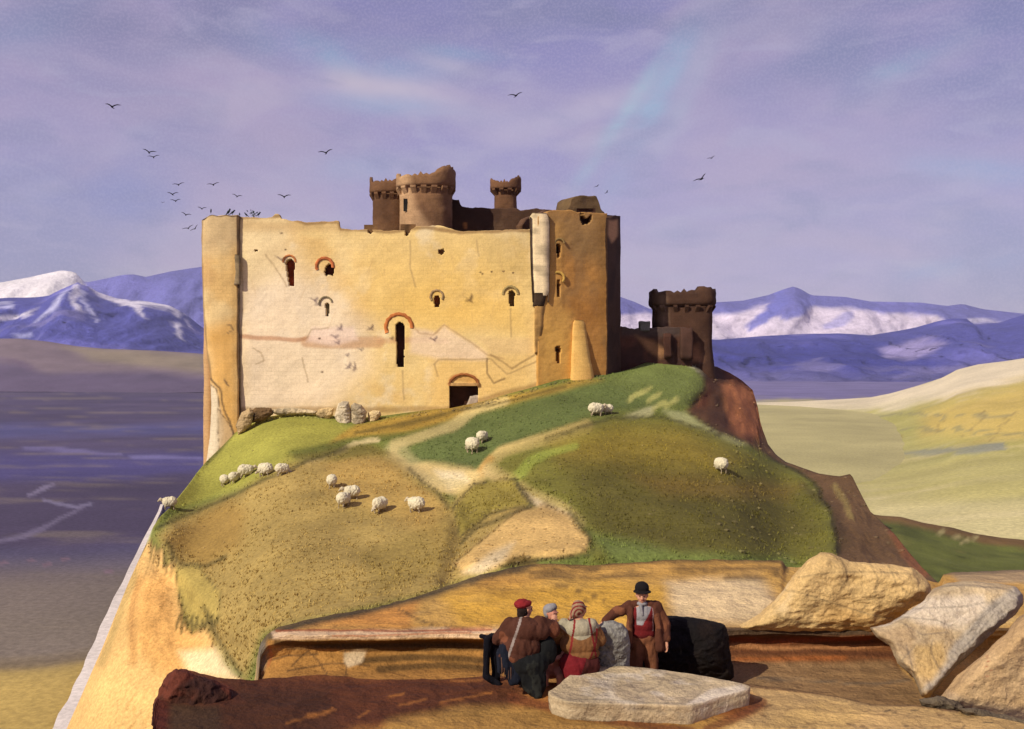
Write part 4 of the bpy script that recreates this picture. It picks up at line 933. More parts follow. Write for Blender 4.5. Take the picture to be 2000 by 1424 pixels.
# the red rock knob at the left end of the near ground
def pillow(name, outline, D, thick, m, paint, label=None, cat='rock', group=None, step=3.0, R=None, tilt=None, noise=.05, nsc=1.5, facet=0.0, crown=0.0):
    """a rock whose outline is given at depth D, bulging toward and away from the camera"""
    ox = np.array(outline, float); x0, y0 = ox.min(0); x1, y1 = ox.max(0)
    R = R or min(x1-x0, y1-y0)*.42
    n = max(int(max(x1-x0, y1-y0)/step), 12)
    # polar-like grid: scale the outline toward its centre so that the rim is exact
    k = 220
    seg = np.linalg.norm(np.roll(ox, -1, 0)-ox, axis=1); cum = np.concatenate([[0], np.cumsum(seg)]); tt = np.linspace(0, cum[-1], k, endpoint=False)
    oc = np.vstack([ox, ox[:1]]); rim = np.stack([np.interp(tt, cum, oc[:, 0]), np.interp(tt, cum, oc[:, 1])], -1)
    c = rim.mean(0); rings = 46; fr = []; bkk = []
    for r in range(rings):
        q = math.cos(r/(rings-1)*math.pi/2)**.9 if r < rings-1 else 0.0
        pts = c+(rim-c)*q; d, ins = sdist(pts[:, 0], pts[:, 1], rim); h = np.where(ins, np.clip(d/R, 0, 1), 0); h = np.sqrt(1-(1-h)**2)
        Df = D+((pts[:, 1]-y0)*tilt if tilt else 0)
        pf = np.stack([pts[:, 0], pts[:, 1], Df-thick*h], -1); pb = np.stack([pts[:, 0], pts[:, 1], Df+thick*h*.9+.001*r], -1)
        fr.append(pf); bkk.append(pb)
    A = np.concatenate([np.array(bkk[::-1]), np.array(fr[1:])], 0)
    U, V, DD = A[..., 0], A[..., 1], A[..., 2]
    P = np.stack([(U-1000)/F*DD, DD, -(V-HZ)/F*DD], -1)
    nn = np.stack([fbm(P, nsc, 5, 81), fbm(P, nsc, 5, 82), fbm(P, nsc, 5, 83)], -1)
    if facet:
        cell = np.floor(P*facet+.5*nn); nn = nn+np.stack([hash3(*[cell[..., i].astype(np.int64) for i in range(3)], 5)-.5]*3, -1)*.25
    rid = 1-np.abs(fbm(P*np.array((1, 1, 1.8)), nsc*1.6, 4, 87))*2; P = P+nn*noise; P[..., 1] -= rid*noise*1.1; P = P+np.stack([fbm(P, nsc*7, 3, 85), fbm(P, nsc*7, 3, 86), fbm(P, nsc*7, 3, 84)], -1)*noise*.3
    nr, nc = P.shape[:2]
    base = P.reshape(-1, 3); loc = np.array([base[:, 0].mean(), base[:, 1].mean(), base[:, 2].min()])
    o = mk(name, base, gridfaces(nr, nc, False, True), m, None, paint, True, loc)
    if label: tag(o, label, cat, group)
    return o
pt = Paint((66, 38, 30), .75, 3, 3); pt.noise((78, 46, 28), 1.5, -.1, .3, .8, 3).noise((124, 62, 42), 2.2, .12, .4, .7, 13)
pt.poly([(296, 1380), (316, 1360), (330, 1440), (296, 1440)], (62, 44, 32), 8, .8)
pillow('red_rock', [(299, 1480), (300, 1410), (304, 1375), (318, 1344), (330, 1316), (345, 1303), (368, 1306), (384, 1316), (420, 1326), (450, 1346), (462, 1380), (455, 1480)], 13.7, .35, M_rock, pt,
       'dark red rock knob at the lower left corner of the ledge', noise=.06, nsc=2.4)

# boulders on the right
SAND = (216, 182, 122)
def scrib(pt, lines, c=(92, 80, 62), w=.8, k=.8):
    w, k = w*.6, k*.5
    for L_ in lines: pt.line(L_, c, w, 2.4, k)
    return pt
pt = Paint((222, 184, 120), .86, 2, 2); pt.noise((196, 150, 84), 1.1, -.1, .35, .6, 3).noise((230, 204, 156), 1.5, .1, .45, .6, 13)
scrib(pt, [[(1640, 1088), (1650, 1110), (1655, 1130), (1640, 1150)], [(1560, 1128), (1620, 1118), (1700, 1116), (1780, 1122)], [(1700, 1100), (1716, 1130), (1708, 1160), (1680, 1196)],
           [(1735, 1104), (1750, 1140), (1790, 1172), (1812, 1176)], [(1512, 1150), (1560, 1156), (1620, 1176), (1700, 1200), (1760, 1212)], [(1510, 1180), (1520, 1205), (1560, 1216), (1640, 1222), (1700, 1220)]])
pillow('boulder', [(1440, 1224), (1480, 1200), (1512, 1172), (1530, 1150), (1556, 1114), (1580, 1092), (1604, 1079), (1625, 1080), (1660, 1096), (1700, 1100), (1740, 1102), (1780, 1108), (1800, 1124), (1816, 1142), (1822, 1160), (1806, 1172), (1776, 1190), (1730, 1222), (1700, 1240), (1560, 1236), (1460, 1234)],
       17.0, .5, M_rock, pt, 'broad golden boulder humped over the ledge behind the right end', R=34, noise=.06, nsc=1.2)
pt = Paint((206, 180, 138), .82, 2, 2); pt.noise((188, 154, 106), 1.0, -.1, .35, .7, 3).noise((228, 214, 190), 1.5, .1, .45, .6, 13)
pt.poly([(1780, 1170), (1920, 1160), (1930, 1190), (1880, 1230), (1800, 1220), (1770, 1205)], (226, 206, 176), 9, .8)
pt.poly([(1860, 1262), (1930, 1180), (1990, 1140), (2000, 1170), (1900, 1280), (1820, 1350), (1800, 1350)], (176, 164, 146), 7, .8)
pt.poly([(1780, 1262), (1840, 1255), (1850, 1290), (1820, 1330), (1790, 1320)], (210, 172, 108), 9, .8)
pt.poly([(1700, 1228), (1790, 1225), (1780, 1290), (1740, 1270)], (182, 150, 108), 9, .7)
scrib(pt, [[(1700, 1226), (1760, 1206), (1830, 1212), (1860, 1226)], [(1810, 1148), (1880, 1142), (1960, 1150), (1985, 1160)], [(1760, 1216), (1800, 1240), (1850, 1236)], [(1820, 1250), (1818, 1275), (1830, 1300), (1846, 1316)],
           [(1770, 1260), (1785, 1320), (1800, 1356)], [(1760, 1190), (1870, 1186), (1930, 1176), (1948, 1176), (1920, 1200), (1890, 1240)], [(1786, 1262), (1760, 1290), (1776, 1310)], [(1940, 1200), (1900, 1250), (1880, 1268)], [(1960, 1170), (1915, 1210), (1900, 1250)]], (98, 92, 84))
pillow('slab_boulder', [(1700, 1226), (1740, 1216), (1776, 1194), (1806, 1172), (1824, 1150), (1850, 1138), (1900, 1136), (1950, 1140), (1984, 1144), (1996, 1158), (1998, 1178), (1980, 1200), (1940, 1232), (1900, 1264), (1860, 1304), (1830, 1340), (1808, 1362), (1796, 1358), (1780, 1320), (1752, 1296), (1738, 1262), (1712, 1244)],
       15.7, .34, M_rock, pt, 'pale tilted slab of rock with a dark diagonal crack along its right side', R=14, tilt=-.0055, noise=.04, nsc=1.6)
pt = Paint((206, 172, 124), .84, 2, 2); pt.noise((190, 152, 102), 1.0, -.1, .35, .6, 3)
pt.poly([(1830, 1420), (1850, 1350), (1900, 1370), (2100, 1400), (2100, 1440)], (184, 160, 130), 10, .6)
for x_, y_ in ((1930, 1290), (1926, 1300), (1934, 1308), (1928, 1320), (1928, 1282), (1897, 1336)): pt.line([(x_-1, y_), (x_+2, y_+2)], (168, 88, 60), .5, 1.5, .8)
pillow('sandy_boulder', [(1822, 1372), (1846, 1344), (1870, 1318), (1900, 1292), (1930, 1268), (1960, 1240), (1986, 1210), (2040, 1170), (2120, 1160), (2160, 1300), (2120, 1440), (2000, 1420), (1930, 1404), (1870, 1390), (1838, 1384)],
       14.2, .6, M_rock, pt, 'smooth sandy boulder at the right edge below the diagonal crack', R=34, noise=.04, nsc=1.2)
pt = Paint((120, 104, 80), .8, 2, 2); pt.noise((80, 66, 50), 2, -.1, .3, .8, 3)
pillow('rock', [(1796, 1366), (1830, 1358), (1868, 1368), (1880, 1380), (1868, 1392), (1830, 1386), (1800, 1378)], 13.4, .2, M_rock, pt, 'small grey wedge of rock under the pale tilted slab', noise=.03, nsc=4)
pillow('rock', [(1868, 1382), (1900, 1378), (1940, 1392), (1990, 1404), (2030, 1420), (1960, 1420), (1890, 1398)], 13.0, .15, M_rock, pt, 'low grey stone strip below the sandy boulder at the right edge', noise=.03, nsc=4)
pt = Paint((26, 20, 17), .7, 2, 2); pt.noise((40, 28, 20), 2, 0, .4, .8, 3)  # solid dark shape added in place of a cast shadow on the ledge
pillow('shadow_stand_in', [(1240, 1262), (1270, 1206), (1310, 1200), (1356, 1206), (1400, 1215), (1416, 1224), (1422, 1244), (1424, 1270), (1432, 1298), (1434, 1318), (1416, 1330), (1340, 1345), (1246, 1345)],
       15.6, .45, M_rock, pt, 'large nearly black rock shape standing in for the cast shadow right of the standing man', noise=.05, nsc=2)
pt = Paint((150, 144, 130), .85, 2, 2); pt.noise((116, 108, 98), 2.2, -.1, .3, .8, 3).noise((176, 172, 160), 3, .1, .4, .7, 13)
pillow('grey_stone', [(1158, 1330), (1160, 1250), (1166, 1222), (1180, 1211), (1200, 1211), (1216, 1218), (1227, 1232), (1230, 1256), (1228, 1304), (1226, 1330)], 14.45, .22, M_rock, pt,
       'upright rounded grey stone between the seated pair and the standing man', noise=.03, nsc=4)
# flat slab in front of the group
def slab():
    top = [(1075, 1352), (1094, 1336), (1128, 1310), (1160, 1301), (1210, 1302), (1300, 1312), (1380, 1324), (1454, 1339), (1463, 1346), (1452, 1354), (1362, 1374), (1340, 1374), (1230, 1370), (1110, 1371), (1080, 1362)]
    top = [(1072, 1350), (1084, 1342), (1126, 1308), (1150, 1302), (1210, 1301), (1300, 1308), (1382, 1322), (1456, 1337), (1464, 1341), (1462, 1346), (1352, 1377), (1344, 1378), (1230, 1374), (1112, 1370), (1078, 1360)]
    zt = -4.40; R_ = np.array([onz(u, v, zt) for u, v in top]); k = 140
    seg = np.linalg.norm(np.roll(R_, -1, 0)-R_, axis=1); cum = np.concatenate([[0], np.cumsum(seg)]); tt = np.linspace(0, cum[-1], k, endpoint=False)
    oc = np.vstack([R_, R_[:1]]); rim = np.stack([np.interp(tt, cum, oc[:, i]) for i in range(3)], -1); c = rim.mean(0)
    rows = []
    for q in np.linspace(0, .97, 30): rows.append(c+(rim-c)*q)
    rows.append(c+(rim-c)*.99)
    for h, q in ((-.004, .997), (-.02, 1.002), (-.06, 1.004), (-.09, 1.0), (-.10, 1.006), (-.15, 1.004), (-.20, 1.0), (-.30, .99)): 
        r = c+(rim-c)*q; r[:, 2] = zt+h; rows.append(r)
    r = c+(rim-c)*0; r[:, 2] = zt-.30; rows.append(r)
    P = np.array(rows); P += np.stack([fbm(P, 3.2, 5, 1), fbm(P, 3.2, 5, 2), fbm(P, 2.2, 5, 3)*.8], -1)*.028
    pt = Paint((198, 174, 134), .84, 1.5, 3); pt.noise((172, 150, 120), 1.8, -.1, .35, .6, 3).noise((216, 200, 174), 2.6, .1, .4, .6, 13)
    pt.poly([(1390, 1346), (1450, 1338), (1460, 1348), (1380, 1372), (1340, 1376)], (224, 206, 178), 4, .8)
    pt.poly([(1070, 1372), (1340, 1378), (1346, 1420), (1200, 1405)], (176, 150, 112), 4, .7)
    scrib(pt, [[(1078, 1350), (1100, 1368), (1180, 1366), (1260, 1372), (1340, 1374), (1362, 1360), (1372, 1346), (1350, 1326), (1300, 1316)], [(1280, 1306), (1300, 1320), (1286, 1340), (1250, 1352), (1240, 1346)], [(1150, 1306), (1220, 1300), (1290, 1310)],
               [(1110, 1374), (1200, 1380), (1280, 1388), (1340, 1404)], [(1345, 1400), (1400, 1380), (1460, 1352)], [(1250, 1384), (1300, 1384), (1355, 1402)]], (104, 96, 84), .6, .75)
    nr, nc = P.shape[:2]; B = P.reshape(-1, 3)
    o = mk('stone_slab', B, gridfaces(nr, nc, False, True), M_rock, None, pt, True, np.array([B[:, 0].mean(), B[:, 1].mean(), zt-.25])); tag(o, 'flat pale grey stone slab lying on the ground in front of the people', 'stone slab')
slab()

# fallen stones at the foot of the castle
def fallen(label, outl, D, th, col, grp=None, name='fallen_stone', noise=.12):
    pt = Paint(col, .85, 2, 1); pt.noise(tuple(int(x*.7) for x in col), .9, -.05, .3, .8, 3)
    pillow(name, outl, D, th, M_stone, pt, label, 'stone', grp, noise=noise, nsc=.9)
G_ = 'fallen stones along the foot of the castle'
fallen('tall pale fallen block with a ridge, left half of the twin blocks', [(660, 832), (654, 812), (660, 788), (668, 783), (682, 784), (686, 800), (686, 838), (672, 838)], 115.3, 1.0, (214, 194, 158), G_)
fallen('tall pale fallen block, right half of the twin blocks', [(686, 838), (686, 792), (692, 786), (706, 790), (716, 804), (714, 824), (708, 836), (696, 840)], 115.2, 1.0, (206, 184, 144), G_)
fallen('small pale stone right of the twin blocks', [(720, 826), (718, 806), (728, 801), (742, 802), (745, 810), (736, 822), (728, 828)], 115.6, .7, (218, 190, 136), G_)
fallen('small pale stone left of the twin blocks', [(618, 812), (622, 800), (640, 796), (652, 797), (652, 810), (644, 818), (626, 818)], 116.0, .6, (212, 180, 124), G_)
fallen('long low pale stone under the left end of the front wall', [(530, 806), (534, 799), (560, 796), (600, 799), (620, 803), (616, 810), (570, 810), (545, 812)], 116.4, .6, (208, 184, 140), G_)
fallen('dark cracked stone under the left end of the front wall', [(492, 826), (490, 804), (500, 796), (530, 797), (534, 810), (514, 822)], 116.2, .8, (120, 92, 58), G_)
fallen('tan broken stone at the foot of the cracked joint', [(466, 850), (462, 830), (472, 806), (488, 796), (496, 806), (492, 828), (478, 844)], 115.6, .7, (190, 160, 112), G_)

# ------------------------------------------------------------------ organic shapes: overlapping tapered limbs fused into one skin
def cone_parts(bm, p0, r0, p1, r1, seg=14):
    p0 = Vector(p0); p1 = Vector(p1)
    for p, r in ((p0, r0), (p1, r1)):
        bmesh.ops.create_icosphere(bm, subdivisions=2, radius=r, matrix=Matrix.Translation(p))
    d = p1-p0
    if d.length > 1e-4:
        M = Matrix.Translation((p0+p1)/2) @ d.to_track_quat('Z', 'Y').to_matrix().to_4x4()
        bmesh.ops.create_cone(bm, cap_ends=True, segments=seg, radius1=r0, radius2=r1, depth=d.length, matrix=M)
def fuse(name, parts, voxel, smooth=2, loc=(0, 0, 0), m=None, paint=None, parent=None, noise=0, nsc=8, rz=0):
    """parts: ('l', p0, r0, p1, r1) limb, ('e', centre, (rx, ry, rz)) ellipsoid, ('c', [points], [radii]) chain"""
    bm = bmesh.new()
    for p in parts:
        if p[0] == 'l': cone_parts(bm, p[1], p[2], p[3], p[4])
        elif p[0] == 'c':
            for i in range(len(p[1])-1): cone_parts(bm, p[1][i], p[2][i], p[1][i+1], p[2][i+1], 10)
        else:
            M = Matrix.Translation(p[1])
            if len(p) > 3: M = M @ Matrix.Rotation(math.radians(p[3][1]), 4, p[3][0])
            M = M @ Matrix.Diagonal((*p[2], 1))
            bmesh.ops.create_icosphere(bm, subdivisions=3, radius=1, matrix=M)
    me = bpy.data.meshes.new(name+'_src'); bm.to_mesh(me); bm.free()
    o = bpy.data.objects.new(name+'_src', me); scene.collection.objects.link(o)
    r = o.modifiers.new('r', 'REMESH'); r.mode = 'VOXEL'; r.voxel_size = voxel; r.use_smooth_shade = True
    if smooth: s = o.modifiers.new('s', 'SMOOTH'); s.iterations = smooth; s.factor = .5
    dg = bpy.context.evaluated_depsgraph_get(); me2 = bpy.data.meshes.new_from_object(o.evaluated_get(dg))
    bpy.data.objects.remove(o); bpy.data.meshes.remove(me)
    n = len(me2.vertices); co = np.empty(n*3); me2.vertices.foreach_get('co', co); co = co.reshape(-1, 3)
    if noise:
        no = np.empty(n*3); me2.vertices.foreach_get('normal', no); no = no.reshape(-1, 3)
        co = co+no*(fbm(co*np.array((1.2, 1.2, .45 if m is M_cloth else 1)), nsc, 3, 91)*noise*(1.7 if m is M_cloth else 1))[:, None]; me2.vertices.foreach_set('co', co.ravel())
    if paint is not None:
        col = paint(co) if callable(paint) else np.broadcast_to(lin(paint)*.85, (n, 3))
        if m is M_cloth: col = np.array(col)*.72; g_ = col.mean(1, keepdims=True); col = g_+(col-g_)*.88
        at = me2.color_attributes.new('albedo', 'FLOAT_COLOR', 'POINT'); b = np.ones((n, 4)); b[:, :3] = col; at.data.foreach_set('color', b.ravel())
    me2.polygons.foreach_set('use_smooth', [True]*len(me2.polygons)); me2.name = name
    me2.materials.clear(); me2.materials.append(m); me2.update()
    o = bpy.data.objects.new(name, me2); o.location = loc; o.rotation_euler = (0, 0, rz); link(o, parent); return o

M_skin = mat('skin', None, .7, .08, 9, .1, 40, .08, 60, .004)
M_cloth = mat('woollen_cloth', None, .95, .22, 6, .5, 18, .22, 60, .02)
M_wool = mat('fleece', None, 1.0, .12, 5, .7, 22, .14, 60, .03)
M_bird = mat('feather', (14, 11, 14), .8, .2, 3, 0)
SK = (196, 140, 108)

def hand(side, wrist, direc, palm_n, curl=.5, s=1.0):
    """palm, four unequal bent fingers and a thumb leaving the side of the palm"""
    w = Vector(wrist); d = Vector(direc).normalized(); nrm = Vector(palm_n).normalized(); sd = d.cross(nrm).normalized()*side
    P = [('e', w+d*.05*s, (.03*s, .03*s, .03*s)), ('l', w, .026*s, w+d*.085*s, .026*s), ('l', w+sd*.018*s, .02*s, w+d*.085*s+sd*.028*s, .017*s), ('l', w-sd*.018*s, .02*s, w+d*.085*s-sd*.028*s, .017*s)]
    for k, L in enumerate((.070, .078, .073, .056)):
        b = w+d*.088*s+sd*(.030-.020*k)*s
        pts = [b]; a = 0
        for j, f in enumerate((.45, .32, .23)):
            a += curl*(.5+.35*j); pts.append(pts[-1]+(d*math.cos(a)+nrm*math.sin(a)+sd*(.10-.07*k))*L*f*s)
        P.append(('c', pts, [.0098*s, .0090*s, .0085*s, .0072*s]))
    b = w+d*.03*s+sd*.03*s
    P.append(('c', [b, b+(d*.5+sd*.7+nrm*.2)*.034*s, b+(d*.85+sd*.85+nrm*.5)*.055*s], [.0125*s, .011*s, .009*s]))
    return P
def head(c, f, up=(0, 0, 1), s=1.0):
    """head with brow, nose, lips, chin and ears; f = facing direction"""
    c = Vector(c); f = Vector(f).normalized(); u = Vector(up); r = f.cross(u).normalized(); u = r.cross(f)
    q = lambda a, b, d: c+(r*a+f*b+u*d)*s
    return [('e', c, (.078*s, .09*s, .105*s)), ('e', q(0, -.02, .03), (.080*s, .088*s, .085*s)), ('e', q(0, .045, -.05), (.05*s, .045*s, .055*s)), ('e', q(0, .062, -.095), (.024*s,)*3),
            ('l', q(0, .088, .018), .010*s, q(0, .112, -.022), .015*s), ('e', q(.016, .094, -.024), (.011*s,)*3), ('e', q(-.016, .094, -.024), (.011*s,)*3),
            ('l', q(-.02, .09, -.052), .008*s, q(.02, .09, -.052), .008*s), ('l', q(-.017, .088, -.064), .009*s, q(.017, .088, -.064), .009*s),
            ('l', q(-.055, .075, .032), .012*s, q(.055, .075, .032), .012*s), ('e', q(.082, -.005, -.005), (.014*s, .02*s, .03*s)), ('e', q(-.082, -.005, -.005), (.014*s, .02*s, .03*s)),
            ('e', q(.045, .055, -.03), (.025*s,)*3), ('e', q(-.045, .055, -.03), (.025*s,)*3)]
def eyes(c, f, parent, loc, s=1.0, up=(0, 0, 1)):
    c = Vector(c); f = Vector(f).normalized(); u = Vector(up); r = f.cross(u).normalized(); u = r.cross(f)
    for sx in (-1, 1):
        fuse('eye', [('e', c+(r*.031*sx+f*.080+u*.005)*s, (.011*s,)*3)], .004, 0, loc, M_skin, (40, 30, 26), parent)

# ---- standing man, dark round hat, red waistcoat, brown coat
def standing_man():
    p0 = px(1256, HZ, 14.75); base = Vector((p0[0], p0[1], -5.06))
    root = empty('person', base, 'standing person in a dark round hat, red waistcoat and brown coat', 'person')
    Z = (0, 0, 0)
    hc = (-.02, -.03, 1.56)
    body = [('c', [(-.11, .0, .07), (-.10, -.02, .50), (-.09, 0, .90)], [.05, .065, .09]), ('c', [(.13, .02, .07), (.12, -.02, .50), (.09, 0, .90)], [.05, .065, .09]),
            ('c', [(-.11, .0, .05), (-.13, -.17, .035)], [.045, .035]), ('c', [(.13, .02, .05), (.16, -.15, .035)], [.045, .035]),
            ('e', (0, 0, .95), (.17, .12, .14)), ('e', (0, 0, 1.10), (.15, .11, .16)), ('e', (0, 0, 1.28), (.19, .12, .17)), ('c', [(0, 0, 1.35), (-.02, -.02, 1.48)], [.075, .055]),
            ('c', [(-.17, 0, 1.36), (-.42, -.04, 1.27), (-.60, -.10, 1.16)], [.065, .052, .038]), ('c', [(.18, 0, 1.37), (.30, .0, 1.12), (.335, -.06, .88)], [.065, .05, .036])]
    body += head(hc, (-.12, -1, -.12)) + hand(1, (-.60, -.10, 1.16), (-.8, -.35, -.45), (.1, -.2, -1), .5) + hand(-1, (.335, -.06, .88), (.08, -.12, -1), (-1, -.2, 0), .45)
    def ps(P):
        C = np.broadcast_to(lin(SK)*.85, P.shape).copy(); C[P[:, 2] < .09] = lin((52, 38, 28)); 
        f = (P[:, 1] < -.095) & (np.abs(P[:, 2]-1.503) < .009) & (np.abs(P[:, 0]+.02) < .03); C[f] = lin((150, 76, 62)); return C
    fuse('body', body, .0085, 1, Z, M_skin, ps, root)
    eyes(hc, (-.12, -1, -.12), root, Z)
    fuse('trousers', [('c', [(-.11, 0, .12), (-.11, -.02, .50), (-.09, 0, .88)], [.075, .09, .125]), ('c', [(.13, .02, .12), (.12, -.02, .50), (.09, 0, .88)], [.075, .09, .125]), ('e', (0, 0, .93), (.195, .145, .13))],
         .014, 2, Z, M_cloth, (146, 86, 46), root, .02, 9)
    def vest(P):
        C = np.broadcast_to(lin((128, 22, 20))*.8, P.shape).copy()
        x = P[:, 0]-.35*(1.34-P[:, 2]); v = (P[:, 1] < -.03) & (P[:, 2] > 1.14) & (P[:, 0] < .02+.55*(P[:, 2]-1.18)) & (P[:, 0] > -.11)
        C[v] = lin((176, 168, 162))*.8
        e = (P[:, 1] < -.03) & (P[:, 2] > 1.12) & (np.abs(P[:, 0]-.02-.55*(P[:, 2]-1.18)) < .022); C[e] = lin((150, 30, 26))*.85
        s_ = (P[:, 1] < -.03) & (np.abs(P[:, 0]-.135) < .008) & (P[:, 2] > 1.05); C[s_] = lin((214, 178, 160))*.8
        b = P[:, 2] < .99; C[b] = lin((118, 28, 22))*.8
        return C
    fuse('waistcoat', [('e', (0, -.005, 1.00), (.185, .145, .14)), ('e', (0, -.01, 1.12), (.175, .14, .18)), ('e', (0, -.01, 1.28), (.19, .145, .15))], .011, 2, Z, M_cloth, vest, root, .008, 12)
    fuse('neckcloth', [('e', (-.02, -.03, 1.44), (.085, .085, .04)), ('l', (-.05, -.12, 1.42), .03, (-.03, -.15, 1.30), .018)], .01, 1, Z, M_cloth, (170, 162, 156), root, .006, 20)
    coat = [('c', [(-.19, .02, 1.37), (-.43, -.03, 1.29), (-.57, -.09, 1.19)], [.092, .082, .062]), ('c', [(.19, .02, 1.38), (.32, .01, 1.12), (.335, -.05, .93)], [.095, .082, .062]),
            ('e', (0, .075, 1.25), (.215, .095, .2)), ('e', (0, .09, .98), (.23, .10, .28)), ('c', [(-.12, 0, 1.42), (.12, 0, 1.42)], [.06, .06]),
            ('c', [(-.185, -.05, 1.36), (-.21, -.09, 1.1), (-.22, -.08, .82)], [.05, .055, .07]), ('c', [(.175, -.05, 1.36), (.22, -.09, 1.1), (.24, -.07, .80)], [.05, .055, .075])]
    fuse('coat', coat, .013, 2, Z, M_cloth, lambda P: np.where((fbm(P, 5, 3, 4) > .12)[:, None], lin((142, 82, 46))*.85, lin((104, 56, 34))*.85), root, .016, 8)
    hat = [('e', (-.02, -.02, 1.665), (.108, .118, .095)), ('e', (-.02, -.035, 1.615), (.135, .155, .022))]
    fuse('hat', hat, .009, 1, Z, M_cloth, (34, 28, 26), root, .004, 10)
standing_man()

# ---- kneeling figure seen from behind, red cap, brown jacket
def red_cap():
    p0 = px(1022, HZ, 13.75); base = Vector((p0[0], p0[1], -4.60)); Z = (0, 0, 0)
    root = empty('person', base, 'seated person seen from behind in a red cap and brown jacket', 'person')
    hc = (.03, .10, 1.12); f = (.85, .5, -.15)
    body = [('e', (.04, 0, .42), (.20, .17, .18)), ('c', [(.04, 0, .45), (-.02, .02, .70), (0, .06, .90)], [.17, .155, .15]), ('c', [(0, .06, .95), (.03, .09, 1.05)], [.07, .055]),
            ('c', [(-.10, .05, .40), (-.22, .42, .42), (-.20, .52, .06)], [.10, .075, .05]), ('c', [(.14, .05, .40), (.26, .42, .44), (.24, .52, .06)], [.10, .075, .05]),
            ('l', (-.20, .52, .05), .04, (-.18, .68, .03), .032), ('l', (.24, .52, .05), .04, (.26, .68, .03), .032),
            ('c', [(-.19, .05, .90), (-.34, .16, .68), (-.16, .40, .56)], [.065, .05, .034]), ('c', [(.20, .06, .92), (.40, .10, .80), (.43, .30, .90)], [.065, .05, .034])]
    body += head(hc, f) + hand(1, (-.16, .40, .56), (.7, .7, -.1), (0, 0, -1), .6) + hand(-1, (.43, .30, .90), (.2, .8, .5), (-.3, 0, -1), .6)
    fuse('body', body, .009, 1, Z, M_skin, SK, root); eyes(hc, f, root, Z)
    fuse('hair', [('e', (.0, .07, 1.11), (.085, .09, .09)), ('e', (-.03, .04, 1.05), (.06, .05, .06))], .01, 1, Z, M_cloth, (48, 32, 24), root, .01, 20)
    fuse('cap', [('e', (.0, .08, 1.185), (.125, .12, .055), ('Y', -14)), ('e', (-.03, .08, 1.205), (.105, .10, .05), ('Y', -14))], .009, 1, Z, M_cloth, (158, 24, 26), root, .010, 14)
    jk = [('e', (0, .03, .83), (.27, .19, .20)), ('e', (-.04, .0, .62), (.28, .20, .20)), ('e', (-.10, -.02, .50), (.25, .18, .13)), ('e', (.20, .04, .84), (.20, .15, .13)),
          ('c', [(-.20, .05, .92), (-.36, .14, .68), (-.20, .36, .58)], [.10, .09, .06]), ('c', [(.22, .06, .93), (.42, .09, .82), (.43, .26, .88)], [.11, .10, .065])]
    def pj(P):
        C = np.where((fbm(P, 4, 3, 4) > .1)[:, None], lin((138, 76, 42))*.8, lin((98, 54, 34))*.8)
        s_ = (P[:, 1] < .1) & (np.abs(P[:, 0]+.12+.35*(.95-P[:, 2])-.06) < .017) & (P[:, 2] > .5); C[s_] = lin((168, 148, 132))*.85
        return C
    fuse('jacket', jk, .012, 2, Z, M_cloth, pj, root, .022, 7)
    sk = [('e', (.06, -.02, .40), (.30, .22, .20)), ('l', (.10, -.02, .34), .22, (.18, -.10, .12), .15), ('l', (.16, -.08, .20), .17, (.20, -.20, .02), .07), ('l', (.0, -.02, .34), .2, (.12, -.1, .12), .14), ('e', (.32, .05, .55), (.13, .12, .2))]
    fuse('skirt', sk, .013, 2, Z, M_cloth, lambda P: np.where((fbm(P*np.array((1, 1, .4)), 7, 3, 4) > .05)[:, None], lin((50, 50, 42))*.8, lin((30, 30, 28))*.8), root, .03, 6)
    cl = [('c', [(-.24, -.04, .60), (-.22, -.12, .40), (-.16, -.16, .18)], [.10, .10, .06]), ('c', [(-.30, .0, .52), (-.32, -.05, .30)], [.09, .055]), ('c', [(-.12, -.08, .52), (-.10, -.16, .22)], [.09, .07])]
    sh = fuse('shawl', cl, .012, 2, Z, M_cloth, (26, 30, 42), root, .02, 9)
    for i in range(9):
        x = -.33+.03*i; z = .52-.008*i
        fuse('tassel', [('c', [(x, -.16, z), (x+.01, -.20, z-.14), (x+.004*(i % 3), -.20, z-.26)], [.009, .008, .006])], .006, 0, Z, M_cloth, (120, 82, 58) if i % 3 else (26, 26, 36), sh)
red_cap()

